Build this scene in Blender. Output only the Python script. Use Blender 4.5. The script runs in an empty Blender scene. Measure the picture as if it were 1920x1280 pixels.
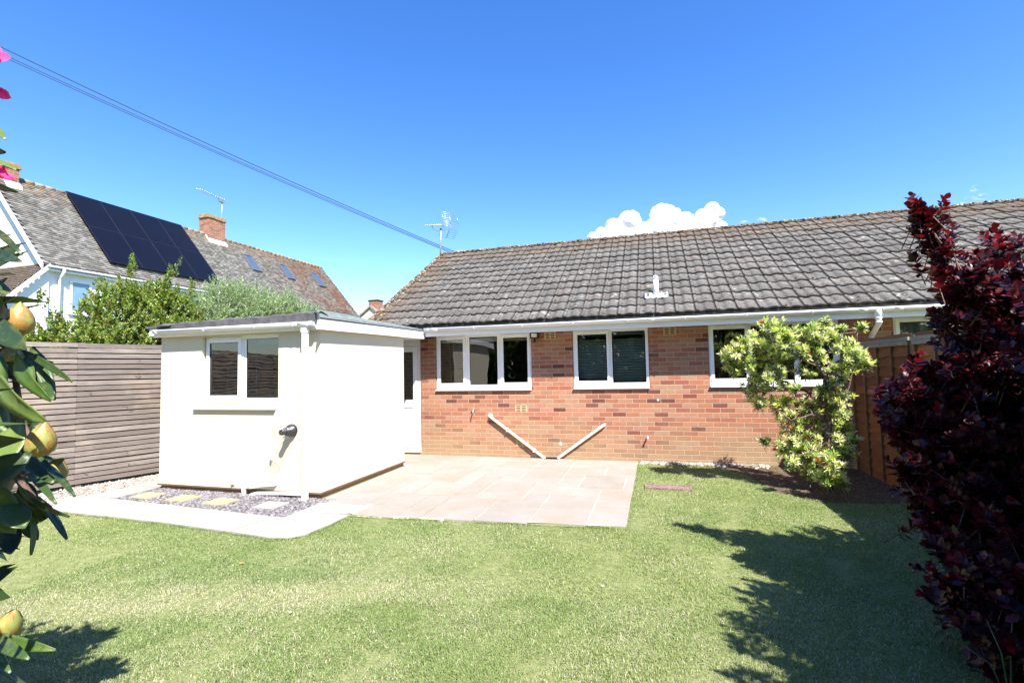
import bpy, math, random
import numpy as np
from mathutils import Vector, Matrix
random.seed(7); rng = np.random.default_rng(7)
scene = bpy.context.scene
col = scene.collection

# ---------------- camera ----------------
cam_d = bpy.data.cameras.new('camera'); cam = bpy.data.objects.new('camera', cam_d); col.objects.link(cam)
cam_d.sensor_width = 36.0; cam_d.lens = 36.0 * 919.56 / 1920.0
cam_d.clip_start = 0.05; cam_d.clip_end = 6000
RT = Vector((0.959464, 0.281055, -0.02088)); DN = Vector((-0.035648, 0.047535, -0.998233)); FW = Vector((-0.279566, 0.958514, 0.055627))
m = Matrix((RT, -DN, -FW)).transposed().to_4x4(); m.translation = (0, 0, 1.56)
cam.matrix_world = m
scene.camera = cam

# ---------------- world, sun, exposure ----------------
SUNV = Vector((0.263, -0.295, 0.474)).normalized()          # direction towards the sun
world = bpy.data.worlds.new('World'); scene.world = world; world.use_nodes = True
wn = world.node_tree; wn.nodes.clear()
wo = wn.nodes.new('ShaderNodeOutputWorld'); bg = wn.nodes.new('ShaderNodeBackground'); sky = wn.nodes.new('ShaderNodeTexSky')
sky.sky_type = 'NISHITA'; sky.sun_disc = False
sky.sun_elevation = math.asin(SUNV.z); sky.sun_rotation = math.atan2(SUNV.x, SUNV.y)
sky.altitude = 0; sky.air_density = 1.0; sky.dust_density = 0.35; sky.ozone_density = 2.2
bg.inputs['Strength'].default_value = 0.12
hs = wn.nodes.new('ShaderNodeHueSaturation'); hs.inputs['Saturation'].default_value = 1.33; hs.inputs['Hue'].default_value = 0.512; wn.links.new(sky.outputs[0], hs.inputs['Color']); wn.links.new(hs.outputs[0], bg.inputs['Color']); wn.links.new(bg.outputs[0], wo.inputs['Surface'])
sd = bpy.data.lights.new('sun', 'SUN'); so = bpy.data.objects.new('sun', sd); col.objects.link(so)
sd.energy = 5.0; sd.angle = math.radians(0.5); sd.color = (1.0, 0.965, 0.92)
so.rotation_euler = (-SUNV).to_track_quat('-Z', 'Y').to_euler(); so.location = (10, -10, 20)
scene.view_settings.view_transform = 'Standard'; scene.view_settings.look = 'None'
scene.view_settings.exposure = 1.45; scene.view_settings.gamma = 1.0
scene.cycles.max_bounces = 8; scene.cycles.transparent_max_bounces = 12

# ---------------- helpers ----------------
class NT:
    def __init__(s, name):
        s.m = bpy.data.materials.new(name); s.m.use_nodes = True
        s.t = s.m.node_tree; s.t.nodes.clear()
        s.out = s.n('ShaderNodeOutputMaterial')
    def n(s, t, **k):
        nd = s.t.nodes.new(t)
        for a, v in k.items(): setattr(nd, a, v)
        return nd
    def l(s, a, b): s.t.links.new(a, b)
    def put(s, sock, v):
        if hasattr(v, 'is_linked') or hasattr(v, 'links'): s.l(v, sock)
        else: sock.default_value = v
    def math(s, op, a, b=0.0, c=0.0):
        nd = s.n('ShaderNodeMath', operation=op)
        s.put(nd.inputs[0], a); s.put(nd.inputs[1], b); s.put(nd.inputs[2], c)
        return nd.outputs[0]
    def mix(s, f, a, b, bt='MIX'):
        nd = s.n('ShaderNodeMix', data_type='RGBA', blend_type=bt)
        s.put(nd.inputs[0], f); s.put(nd.inputs[6], c4(a)); s.put(nd.inputs[7], c4(b))
        return nd.outputs[2]
    def pos(s):
        g = s.n('ShaderNodeNewGeometry'); return g.outputs['Position']
    def sep(s, v):
        nd = s.n('ShaderNodeSeparateXYZ'); s.l(v, nd.inputs[0]); return nd.outputs
    def comb(s, x, y, z):
        nd = s.n('ShaderNodeCombineXYZ'); s.put(nd.inputs[0], x); s.put(nd.inputs[1], y); s.put(nd.inputs[2], z); return nd.outputs[0]
    def noise(s, scale, detail=4, rough=.6, vec=None, dim='3D'):
        nd = s.n('ShaderNodeTexNoise'); nd.inputs['Scale'].default_value = scale
        nd.inputs['Detail'].default_value = detail; nd.inputs['Roughness'].default_value = rough
        s.l(vec if vec is not None else s.pos(), nd.inputs['Vector']); return nd.outputs['Fac']
    def vor(s, scale, feature='F1', out='Distance', vec=None):
        nd = s.n('ShaderNodeTexVoronoi', feature=feature); nd.inputs['Scale'].default_value = scale
        s.l(vec if vec is not None else s.pos(), nd.inputs['Vector']); return nd.outputs[out]
    def ramp(s, f, stops, interp='LINEAR'):
        nd = s.n('ShaderNodeValToRGB'); cr = nd.color_ramp; cr.interpolation = interp
        while len(cr.elements) < len(stops): cr.elements.new(0.5)
        for e, (p, c) in zip(cr.elements, stops): e.position = p; e.color = c4(c)
        s.put(nd.inputs[0], f); return nd.outputs[0]
    def rng(s, v, a, b, c=0.0, d=1.0, clamp=True):
        nd = s.n('ShaderNodeMapRange'); nd.clamp = clamp
        s.put(nd.inputs[0], v)
        for i, x in enumerate((a, b, c, d)): nd.inputs[i + 1].default_value = x
        return nd.outputs[0]
    def attr(s, name, out='Fac'):
        nd = s.n('ShaderNodeAttribute', attribute_name=name); return nd.outputs[out]
    def bump(s, h, strength=.3, dist=.01):
        nd = s.n('ShaderNodeBump'); nd.inputs['Strength'].default_value = strength; nd.inputs['Distance'].default_value = dist
        s.l(h, nd.inputs['Height']); return nd.outputs[0]
    def bsdf(s, colr, rough=.6, spec=.5, normal=None, metal=0.0, coat=0.0):
        b = s.n('ShaderNodeBsdfPrincipled')
        s.put(b.inputs['Base Color'], c4(colr)); s.put(b.inputs['Roughness'], rough)
        b.inputs['Specular IOR Level'].default_value = spec; b.inputs['Metallic'].default_value = metal
        b.inputs['Coat Weight'].default_value = coat
        if normal is not None: s.l(normal, b.inputs['Normal'])
        return b.outputs[0]
    def done(s, sh): s.l(sh, s.out.inputs[0]); return s.m
def c4(c):
    if isinstance(c, (tuple, list)) and len(c) == 3: return (*c, 1.0)
    return c

def simple(name, c, rough=.5, spec=.5, metal=0., nscale=6., var=.12, bumps=0., bscale=80.):
    t = NT(name); f = t.noise(nscale, 5, .65)
    lo = tuple(x * (1 - var) for x in c); hi = tuple(min(1, x * (1 + var)) for x in c)
    cc = t.mix(t.rng(f, .3, .7), lo, hi)
    nm = t.bump(t.noise(bscale, 4), bumps, .004) if bumps else None
    return t.done(t.bsdf(cc, rough, spec, nm, metal))

ROOT = {}
def thing(name, label, cat, loc=(0, 0, 0), group=None, kind=None):
    o = bpy.data.objects.new(name, None); col.objects.link(o); o.location = loc; o.empty_display_size = .1
    o['label'] = label; o['category'] = cat
    if group: o['group'] = group
    if kind: o['kind'] = kind
    ROOT[o.name] = Vector(loc); return o
def tag(o, label, cat, group=None, kind=None):
    o['label'] = label; o['category'] = cat
    if group: o['group'] = group
    if kind: o['kind'] = kind
    return o
def link(name, me, mat, parent=None, label=None):
    o = bpy.data.objects.new(name, me); col.objects.link(o)
    if mat is not None:
        for mm in (mat if isinstance(mat, (list, tuple)) else [mat]): me.materials.append(mm)
    if parent is not None:
        o.parent = parent; r = ROOT.get(parent.name, Vector((0, 0, 0))); ROOT[o.name] = r
        me.transform(Matrix.Translation(-r))
    if label: o['label'] = label
    return o
def npmesh(name, V, F, mat, parent=None, label=None, colr=None, rnd=None, smooth=False):
    """V (n,3), F (m,k) arrays"""
    V = np.asarray(V, dtype=np.float32); F = np.asarray(F, dtype=np.int32); k = F.shape[1]
    me = bpy.data.meshes.new(name)
    me.vertices.add(len(V)); me.vertices.foreach_set('co', V.ravel())
    me.loops.add(F.size); me.loops.foreach_set('vertex_index', F.ravel())
    me.polygons.add(len(F)); me.polygons.foreach_set('loop_start', np.arange(0, F.size, k, dtype=np.int32))
    me.polygons.foreach_set('loop_total', np.full(len(F), k, dtype=np.int32))
    if smooth: me.polygons.foreach_set('use_smooth', np.ones(len(F), dtype=bool))
    me.update(calc_edges=True)
    if colr is not None:
        a = me.attributes.new('tint', 'FLOAT_COLOR', 'FACE'); c = np.ones((len(F), 4), np.float32); c[:, :3] = colr
        a.data.foreach_set('color', c.ravel())
    if rnd is not None:
        a = me.attributes.new('rnd', 'FLOAT', 'FACE'); a.data.foreach_set('value', np.asarray(rnd, np.float32).ravel())
    return link(name, me, mat, parent, label)

class MB:
    def __init__(s): s.v = []; s.f = []; s.r = []; s.sm = []
    def add(s, vs, fs, r=None, smooth=False):
        n = len(s.v); s.v += [tuple(x) for x in vs]; r = random.random() if r is None else r
        for f in fs: s.f.append([n + i for i in f]); s.r.append(r); s.sm.append(smooth)
    def box(s, x0, x1, y0, y1, z0, z1, r=None, rot=None, c=None):
        vs = [(x, y, z) for z in (z0, z1) for y in (y0, y1) for x in (x0, x1)]
        fs = [[0, 2, 3, 1], [4, 5, 7, 6], [0, 1, 5, 4], [2, 6, 7, 3], [0, 4, 6, 2], [1, 3, 7, 5]]
        if rot is not None:
            c = Vector(c); vs = [tuple(c + rot @ (Vector(v) - c)) for v in vs]
        s.add(vs, fs, r); return s
    def hexa(s, p, r=None):      # 8 points: bottom 4 ccw, top 4 ccw
        s.add(p, [[3, 2, 1, 0], [4, 5, 6, 7], [0, 1, 5, 4], [1, 2, 6, 5], [2, 3, 7, 6], [3, 0, 4, 7]], r); return s
    def tube(s, pts, rad, n=8, r=None, smooth=True, cap=True):
        pts = [Vector(p) for p in pts]; rad = rad if isinstance(rad, (list, tuple)) else [rad] * len(pts)
        vs = []; prev = None
        for i, p in enumerate(pts):
            d = (pts[min(i + 1, len(pts) - 1)] - pts[max(i - 1, 0)])
            d = d.normalized() if d.length > 1e-9 else Vector((0, 0, 1))
            u = (prev - d * prev.dot(d)) if prev is not None else d.orthogonal()
            if u.length < 1e-6: u = d.orthogonal()
            u.normalize(); prev = u; w = d.cross(u)
            for k in range(n):
                a = 2 * math.pi * k / n; vs.append(p + (u * math.cos(a) + w * math.sin(a)) * rad[i])
        fs = [[i * n + k, i * n + (k + 1) % n, (i + 1) * n + (k + 1) % n, (i + 1) * n + k] for i in range(len(pts) - 1) for k in range(n)]
        s.add(vs, fs, r, smooth)
        if cap:
            m0 = len(s.v) - len(vs); s.f.append([m0 + k for k in range(n)][::-1]); s.r.append(.5); s.sm.append(False)
            m1 = len(s.v) - n; s.f.append([m1 + k for k in range(n)]); s.r.append(.5); s.sm.append(False)
        return s
    def prism(s, prof, a, b, fn, r=None, smooth=False, cap=True):
        """prof: list of 2D; fn(u,v,t)->xyz ; extrude t from a to b"""
        n = len(prof); vs = [fn(u, v, a) for u, v in prof] + [fn(u, v, b) for u, v in prof]
        fs = [[i, (i + 1) % n, n + (i + 1) % n, n + i] for i in range(n)]
        s.add(vs, fs, r, smooth)
        if cap:
            k = len(s.v) - 2 * n; s.f += [[k + i for i in range(n)][::-1], [k + n + i for i in range(n)]]; s.r += [.5, .5]; s.sm += [False, False]
        return s
    def poly(s, pts, z, r=None): s.add([(x, y, z) for x, y in pts], [list(range(len(pts)))], r); return s
    def build(s, name, mat, parent=None, label=None):
        me = bpy.data.meshes.new(name); me.from_pydata(s.v, [], s.f); me.update()
        a = me.attributes.new('rnd', 'FLOAT', 'FACE'); a.data.foreach_set('value', np.array(s.r, np.float32))
        me.polygons.foreach_set('use_smooth', s.sm)
        return link(name, me, mat, parent, label)

# ---------------- materials ----------------
def brick_mat(name, stops, mortar, L=.225, H=.075, m=.006, axis='xy', stain=True, off=0.0, mb=.6):
    t = NT(name); p = t.sep(t.pos())
    wob = t.math('MULTIPLY', t.math('SUBTRACT', t.noise(9, 2), .5), .006)
    u = t.math('ADD', t.math('ADD', p[0], p[1]), 50.0 + off); v = t.math('ADD', t.math('ADD', p[2], 10.0 + .002), wob)
    row = t.math('FLOOR', t.math('DIVIDE', v, H)); fv = t.math('FRACT', t.math('DIVIDE', v, H))
    sh = t.math('MULTIPLY', t.math('MODULO', row, 2.0), .5)
    uu = t.math('ADD', t.math('DIVIDE', u, L), sh); cell = t.math('FLOOR', uu); fu = t.math('FRACT', uu)
    du = t.math('MULTIPLY', t.math('MINIMUM', fu, t.math('SUBTRACT', 1.0, fu)), L)
    dv = t.math('MULTIPLY', t.math('MINIMUM', fv, t.math('SUBTRACT', 1.0, fv)), H)
    d = t.math('MINIMUM', du, dv)
    d = t.math('ADD', d, t.math('MULTIPLY', t.math('SUBTRACT', t.noise(60, 3), .5), .003))
    brick = t.rng(d, m * .55, m * 1.1)
    wn_ = t.n('ShaderNodeTexWhiteNoise', noise_dimensions='2D'); t.l(t.comb(cell, row, 0.0), wn_.inputs['Vector'])
    c = t.ramp(wn_.outputs['Value'], stops, 'LINEAR')
    c = t.mix(t.rng(t.noise(26, 5, .7), .35, .7, 0, .55), c, t.mix(.5, c, stops[1][1]))
    c = t.mix(t.rng(t.noise(110, 3, .7), .55, .75, 0, .5), c, (.36, .25, .17))
    c = t.mix(t.rng(t.noise(45, 4, .7), .62, .7, 0, .5), c, (.10, .05, .035))
    if stain:   # pale salt and algae bloom low on the wall
        low = t.math('ADD', t.rng(p[2], .05, .85, 1.0, 0.0), t.math('MULTIPLY', t.math('SUBTRACT', t.noise(1.7, 4), .5), 1.3))
        c = t.mix(t.rng(low, .2, 1.1, 0, .78), c, (.30, .215, .115))
        c = t.mix(t.rng(t.noise(2.3, 5, .7), .6, .8, 0, .35), c, (.33, .2, .14))
    mo = t.mix(t.noise(14, 4), mortar, tuple(x * .72 for x in mortar))
    cc = t.mix(brick, mo, c)
    h = t.math('ADD', brick, t.math('MULTIPLY', t.noise(90, 3), .35))
    return t.done(t.bsdf(cc, .88, .25, t.bump(h, mb, .006)))

BR = [(0.0, (.10, .035, .030)), (.04, (.15, .045, .032)), (.12, (.28, .098, .060)), (.45, (.36, .145, .076)), (.7, (.38, .178, .11)), (.87, (.34, .20, .118)), (1.0, (.26, .090, .058))]
M = {}
M['brick'] = brick_mat('red_brick', BR, (.44, .34, .25), m=.0058)
M['brick_far'] = brick_mat('chimney_brick', [(0, (.12, .05, .035)), (.4, (.26, .1, .06)), (.8, (.34, .15, .08)), (1, (.2, .1, .07))], (.4, .34, .28), stain=False)
M['upvc'] = simple('white_upvc', (.80, .80, .80), .28, .5, var=.02)
M['upvc2'] = simple('dull_white_plastic', (.72, .72, .70), .4, .5, var=.05)
M['render'] = simple('cream_render', (.62, .565, .42), .9, .2, nscale=1.6, var=.025, bumps=.12, bscale=220)
t = NT('cream_render_wall'); p = t.sep(t.pos()); c = t.mix(t.rng(t.noise(1.6, 5), .3, .7), (.60, .545, .405), (.64, .585, .44))
sp_ = t.math('MULTIPLY', t.rng(p[2], .30, .06), t.rng(t.noise(7, 5, .7), .42, .7)); c = t.mix(t.math('MULTIPLY', sp_, .5), c, (.33, .27, .19))
st_ = t.math('MULTIPLY', t.rng(t.noise(1, 4, .6, vec=t.comb(t.math('MULTIPLY', t.math('ADD', p[0], p[1]), 14), 0.0, t.math('MULTIPLY', p[2], .8))), .6, .75), t.rng(p[2], .7, 2.0)); c = t.mix(t.math('MULTIPLY', st_, .25), c, (.42, .38, .29))
M['render'] = t.done(t.bsdf(c, .9, .2, t.bump(t.noise(220, 4), .15, .004)))
M['white_render'] = simple('white_render', (.78, .78, .76), .85, .2, var=.03)
M['black'] = simple('black_plastic', (.010, .010, .011), .4, .5, var=.2)
M['dark_gap'] = simple('dark_gap', (.01, .01, .01), .9, .1)
M['rubber'] = simple('rubber_seal', (.02, .02, .02), .6, .3)
M['metal'] = simple('aluminium', (.55, .55, .56), .35, .5, .9, var=.1)
M['steel'] = simple('galvanised_steel', (.42, .42, .43), .5, .5, .7, nscale=20, var=.25)
M['soffit'] = simple('soffit_board', (.76, .76, .74), .5, .4, var=.02)
M['felt_dark'] = simple('dark_roof_felt', (.105, .10, .105), .9, .2, nscale=9, var=.35, bumps=.5, bscale=160)
M['felt_green'] = simple('green_mineral_felt', (.17, .20, .19), .92, .2, nscale=14, var=.22, bumps=.4, bscale=300)
M['terracotta'] = simple('buff_terracotta', (.50, .35, .20), .85, .2, nscale=20, var=.18)
M['cream_pipe'] = simple('cream_painted_pipe', (.74, .70, .58), .4, .5, nscale=14, var=.08)
M['lead'] = simple('lead_grey_flashing', (.42, .43, .50), .5, .4, nscale=12, var=.12)
M['mortar'] = simple('mortar', (.42, .38, .32), .95, .2, nscale=30, var=.25, bumps=.4)
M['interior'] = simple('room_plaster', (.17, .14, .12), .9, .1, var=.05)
M['blind'] = simple('grey_green_blind', (.42, .50, .52), .6, .3, var=.05)
M['blind_dark'] = simple('dark_vertical_blind', (.035, .033, .03), .8, .2, var=.1)
M['curtain'] = simple('lace_curtain', (.38, .42, .44), .9, .1, nscale=40, var=.25)
M['cord'] = simple('white_cord', (.6, .6, .6), .6, .3)
M['cable'] = simple('black_cable', (.02, .02, .025), .6, .3)

t = NT('window_glass'); fr = t.n('ShaderNodeFresnel'); fr.inputs['IOR'].default_value = 1.65
tr = t.n('ShaderNodeBsdfTransparent'); tr.inputs[0].default_value = (.86, .90, .88, 1)
gl = t.n('ShaderNodeBsdfGlossy'); gl.inputs['Roughness'].default_value = 0.0
t.l(t.bump(t.noise(2.2, 2, .4), .25, .012), gl.inputs['Normal'])
mx = t.n('ShaderNodeMixShader'); t.l(t.math('MINIMUM', t.math('MULTIPLY', fr.outputs[0], 2.0), 1.0), mx.inputs[0]); t.l(tr.outputs[0], mx.inputs[1]); t.l(gl.outputs[0], mx.inputs[2])
M['glass'] = t.done(mx.outputs[0])

def tile_mat(name, base, orange=True):
    t = NT(name); r = t.attr('rnd'); p = t.sep(t.pos())
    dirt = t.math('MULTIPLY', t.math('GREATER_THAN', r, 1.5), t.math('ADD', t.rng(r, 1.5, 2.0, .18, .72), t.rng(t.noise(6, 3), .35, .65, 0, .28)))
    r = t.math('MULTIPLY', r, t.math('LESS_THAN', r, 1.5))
    c = t.ramp(r, [(0, tuple(x * .72 for x in base)), (.45, base), (.9, tuple(x * 1.25 for x in base)), (.975, (base[0] * 1.4, base[1] * 1.25, base[2] * 1.2)), (.994, (base[0] * 1.3, base[1] * 1.1, base[2])), (1, (.17, .08, .07))])
    c = t.mix(t.rng(t.noise(16, 6, .75), .38, .68), tuple(x * .5 for x in base), c)
    c = t.mix(t.rng(t.noise(1.3, 4, .6), .35, .65, 0, .35), c, t.mix(.5, c, (.22, .215, .20)))
    c = t.mix(t.rng(t.noise(34, 5, .8), .53, .66, 0, .55), c, (.30, .29, .265))
    c = t.mix(t.rng(t.noise(75, 4, .75), .5, .8, 0, .5), c, tuple(min(1, x * 1.9) for x in base))
    # pale lichen spots
    wv = t.n('ShaderNodeVectorMath', operation='ADD'); t.l(t.pos(), wv.inputs[0])
    nn = t.n('ShaderNodeTexNoise'); nn.inputs['Scale'].default_value = 25; t.l(t.pos(), nn.inputs['Vector'])
    sc = t.n('ShaderNodeVectorMath', operation='SCALE'); t.l(nn.outputs['Color'], sc.inputs[0]); sc.inputs['Scale'].default_value = .05; t.l(sc.outputs[0], wv.inputs[1])
    vv = wv.outputs[0]
    lich = t.math('MULTIPLY', t.rng(t.vor(7.5, vec=vv), .30, .22), t.rng(t.noise(2.2, 3), .47, .62))
    c = t.mix(t.math('MULTIPLY', lich, .6), c, (.36, .35, .31))
    lich2 = t.rng(t.vor(23, vec=vv), .2, .12); c = t.mix(t.math('MULTIPLY', lich2, t.rng(t.noise(5, 2), .5, .62, 0, .75)), c, (.33, .33, .29))
    moss = t.math('MULTIPLY', t.rng(t.vor(9.0, vec=t.comb(p[0], t.math('MULTIPLY', p[1], 1.4), p[2])), .24, .15), t.rng(t.noise(3.1, 3), .46, .56))
    c = t.mix(moss, c, (.022, .020, .014))
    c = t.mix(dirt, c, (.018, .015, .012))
    if orange:
        edge = t.math('MAXIMUM', t.rng(p[2], 4.0, 4.6), t.rng(p[0], -4.3, -5.2))
        om = t.math('MULTIPLY', edge, t.rng(t.noise(11, 5, .7), .42, .58))
        c = t.mix(om, c, t.mix(t.noise(40, 3), (.17, .085, .035), (.05, .04, .02)))
    return t.done(t.bsdf(c, .93, .2, t.bump(t.noise(120, 5, .7), .45, .006)))
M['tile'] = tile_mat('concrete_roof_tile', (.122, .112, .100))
t = NT('far_roof_tile'); r = t.attr('rnd'); p = t.sep(t.pos())
c = t.ramp(r, [(0, (.12, .112, .098)), (.5, (.215, .20, .175)), (.85, (.29, .275, .24)), (1, (.14, .10, .08))])
c = t.mix(t.math('MULTIPLY', t.rng(p[1], 19.5, 25.5), t.rng(t.noise(.9, 4), .35, .62)), c, t.mix(r, (.12, .05, .04), (.26, .13, .07)))
c = t.mix(t.rng(t.noise(5, 5, .7), .5, .7, 0, .75), c, (.075, .065, .05))
c = t.mix(t.math('MULTIPLY', t.rng(p[2], 7.4, 8.1), t.rng(t.noise(7, 3), .5, .62)), c, (.34, .17, .06))
M['far_tile'] = t.done(t.bsdf(c, .93, .2))
t = NT('moss'); M['moss'] = t.done(t.bsdf(t.mix(t.noise(30), (.018, .016, .010), (.10, .055, .02)), .98, .1))
t = NT('lichen_moss'); M['ridge_moss'] = t.done(t.bsdf(t.ramp(t.attr('rnd'), [(0, (.05, .035, .02)), (.4, (.18, .09, .04)), (.75, (.30, .27, .2)), (1, (.46, .44, .38))]), .98, .1))
t = NT('solar_glass'); p = t.sep(t.pos())
M['solar'] = t.done(t.bsdf(t.mix(t.noise(1.5), (.004, .0045, .008), (.006, .0062, .011)), .3, .2))

# timber of the slatted fence
t = NT('weathered_slat'); r = t.attr('rnd'); p = t.sep(t.pos())
g = t.noise(1.0, 6, .7, vec=t.comb(t.math('MULTIPLY', p[0], 3.), t.math('MULTIPLY', p[1], 3.), t.math('MULTIPLY', p[2], 120.)))
c = t.ramp(r, [(0, (.20, .17, .15)), (.5, (.29, .25, .22)), (1, (.40, .35, .30))])
c = t.mix(t.rng(g, .35, .7), tuple([.12, .095, .08]), c)
c = t.mix(t.rng(t.noise(1.6, 4), .5, .72, 0, .5), c, (.45, .34, .24))
c = t.mix(t.rng(t.noise(8, 3), .66, .72, 0, .7), c, (.06, .045, .035))
M['slat'] = t.done(t.bsdf(c, .85, .2, t.bump(g, .3, .003)))
t = NT('brown_panel_board'); r = t.attr('rnd'); p = t.sep(t.pos())
g = t.noise(1.0, 6, .7, vec=t.comb(t.math('MULTIPLY', p[0], 3.), t.math('MULTIPLY', p[1], 4.), t.math('MULTIPLY', p[2], 60.)))
c = t.mix(r, (.19, .072, .026), (.40, .17, .065)); c = t.mix(t.rng(g, .3, .7), (.14, .055, .024), c)
M['board'] = t.done(t.bsdf(c, .8, .25))
M['board_frame'] = simple('brown_fence_batten', (.20, .11, .05), .8, .2, nscale=8, var=.25)
M['fence_cap'] = simple('grey_fence_cap', (.26, .23, .19), .85, .2, nscale=8, var=.2)

def slab_mat(name, cols, dark=.8):
    t = NT(name); r = t.attr('rnd')
    c = t.ramp(r, cols)
    c = t.mix(t.rng(t.noise(2.6, 5, .6), .42, .68, 0, .4), c, (.335, .30, .28))
    c = t.mix(t.rng(t.noise(1.1, 4, .6), .5, .7, 0, .55), c, (.26, .20, .135))
    c = t.mix(t.rng(t.noise(9, 6, .75), .52, .72, 0, .35), c, (.34, .315, .30))
    c = t.mix(t.rng(t.noise(55, 3, .7), .66, .74, 0, .5), c, (.2, .17, .14))
    return t.done(t.bsdf(c, .85, .25, t.bump(t.noise(14, 6, .6), .25, .01)))
M['sandstone'] = slab_mat('sandstone_paving', [(0, (.245, .215, .172)), (.35, (.285, .248, .205)), (.6, (.26, .218, .178)), (.8, (.295, .265, .225)), (1, (.235, .212, .185))])
M['path'] = slab_mat('pale_path_slab', [(0, (.29, .263, .232)), (1, (.33, .302, .272))])
M['joint'] = simple('pale_jointing', (.52, .47, .40), .95, .2, nscale=12, var=.1)
M['buff'] = simple('buff_sandstone', (.36, .29, .17), .9, .2, nscale=9, var=.2, bumps=.3)
t = NT('slate_chip'); M['slate'] = t.done(t.bsdf(t.ramp(t.attr('rnd'), [(0, (.07, .062, .068)), (.5, (.15, .137, .142)), (.85, (.22, .205, .207)), (1, (.27, .25, .235))]), .75, .3))
t = NT('gravel_stone'); M['gravel'] = t.done(t.bsdf(t.ramp(t.attr('rnd'), [(0, (.16, .13, .105)), (.5, (.30, .26, .22)), (1, (.42, .38, .34))]), .9, .2))
t = NT('soil'); n1 = t.noise(3, 6, .7)
M['soil'] = t.done(t.bsdf(t.mix(t.rng(t.noise(30, 5, .7), .35, .65), (.055, .038, .026), (.17, .125, .085)), .98, .1, t.bump(t.noise(60, 5), .8, .02)))
t = NT('lawn_soil'); M['lawn'] = t.done(t.bsdf(t.mix(t.rng(t.noise(18, 5, .7), .35, .65), (.12, .145, .05), (.22, .225, .10)), .98, .1))
t = NT('outer_ground'); M['outer'] = t.done(t.bsdf(t.mix(t.noise(1.2), (.06, .10, .03), (.10, .13, .05)), .98, .1))

def leaf_mat(name, gloss=.45, trans=.35, tscale=(1.2, 1.3, .6), spec=.4):
    t = NT(name); a = t.attr('tint', 'Color')
    cc = t.mix(t.rng(t.noise(60, 3), .3, .7, 0, .35), a, t.mix(.5, a, (0, 0, 0)))
    b = t.bsdf(cc, gloss, spec)
    tl = t.n('ShaderNodeBsdfTranslucent'); t.l(t.mix(1.0, a, (*tscale, 1), 'MULTIPLY'), tl.inputs[0])
    mx = t.n('ShaderNodeMixShader'); mx.inputs[0].default_value = trans; t.l(b, mx.inputs[1]); t.l(tl.outputs[0], mx.inputs[2])
    return t.done(mx.outputs[0])
M['leaf'] = leaf_mat('green_leaf'); M['leaf_gloss'] = leaf_mat('glossy_leaf', .42, .12, spec=.3)
M['leaf_red'] = leaf_mat('purple_leaf', .38, .30, (3.0, .6, .5), .4)
M['grass'] = leaf_mat('grass_blade', .6, .35, (1.2, 1.25, .7), .3)
M['petal'] = leaf_mat('pink_petal', .6, .4, (1.2, .7, 1.0))
def bark(name, a, b):
    t = NT(name); p = t.sep(t.pos())
    g = t.noise(1, 5, .7, vec=t.comb(t.math('MULTIPLY', p[0], 60), t.math('MULTIPLY', p[1], 60), t.math('MULTIPLY', p[2], 14)))
    return t.done(t.bsdf(t.mix(t.rng(g, .35, .65), a, b), .95, .15, t.bump(g, .6, .01)))
M['bark'] = bark('brown_bark', (.07, .04, .03), (.24, .16, .12)); M['bark_grey'] = bark('grey_bark', (.10, .09, .08), (.30, .28, .25))
t = NT('bud_scale'); p = t.sep(t.pos()); f = t.attr('rnd')
c = t.ramp(f, [(0, (.20, .08, .02)), (.3, (.28, .19, .04)), (.6, (.27, .27, .075)), (1, (.18, .24, .07))])
c = t.mix(t.rng(t.noise(55, 5, .65), .45, .62, 0, .75), c, (.34, .11, .03)); c = t.mix(t.rng(t.noise(90, 3), .6, .7, 0, .6), c, (.10, .04, .015))
M['bud'] = t.done(t.bsdf(c, .5, .4))
t = NT('cloud'); df = t.n('ShaderNodeBsdfDiffuse'); df.inputs[0].default_value = (.9, .9, .92, 1); tr_ = t.n('ShaderNodeBsdfTransparent'); tl_ = t.n('ShaderNodeBsdfTranslucent'); tl_.inputs[0].default_value = (.9, .9, .92, 1)
lw = t.n('ShaderNodeLayerWeight'); lw.inputs[0].default_value = .5; m1 = t.n('ShaderNodeMixShader'); m1.inputs[0].default_value = .25; t.l(df.outputs[0], m1.inputs[1]); t.l(tl_.outputs[0], m1.inputs[2])
mx = t.n('ShaderNodeMixShader'); t.l(t.rng(t.math('ADD', lw.outputs['Facing'], t.math('MULTIPLY', t.math('SUBTRACT', t.noise(.12, 5, .7), .5), .5)), .70, 1.0), mx.inputs[0]); t.l(m1.outputs[0], mx.inputs[1]); t.l(tr_.outputs[0], mx.inputs[2]); M['cloud'] = t.done(mx.outputs[0])

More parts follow.
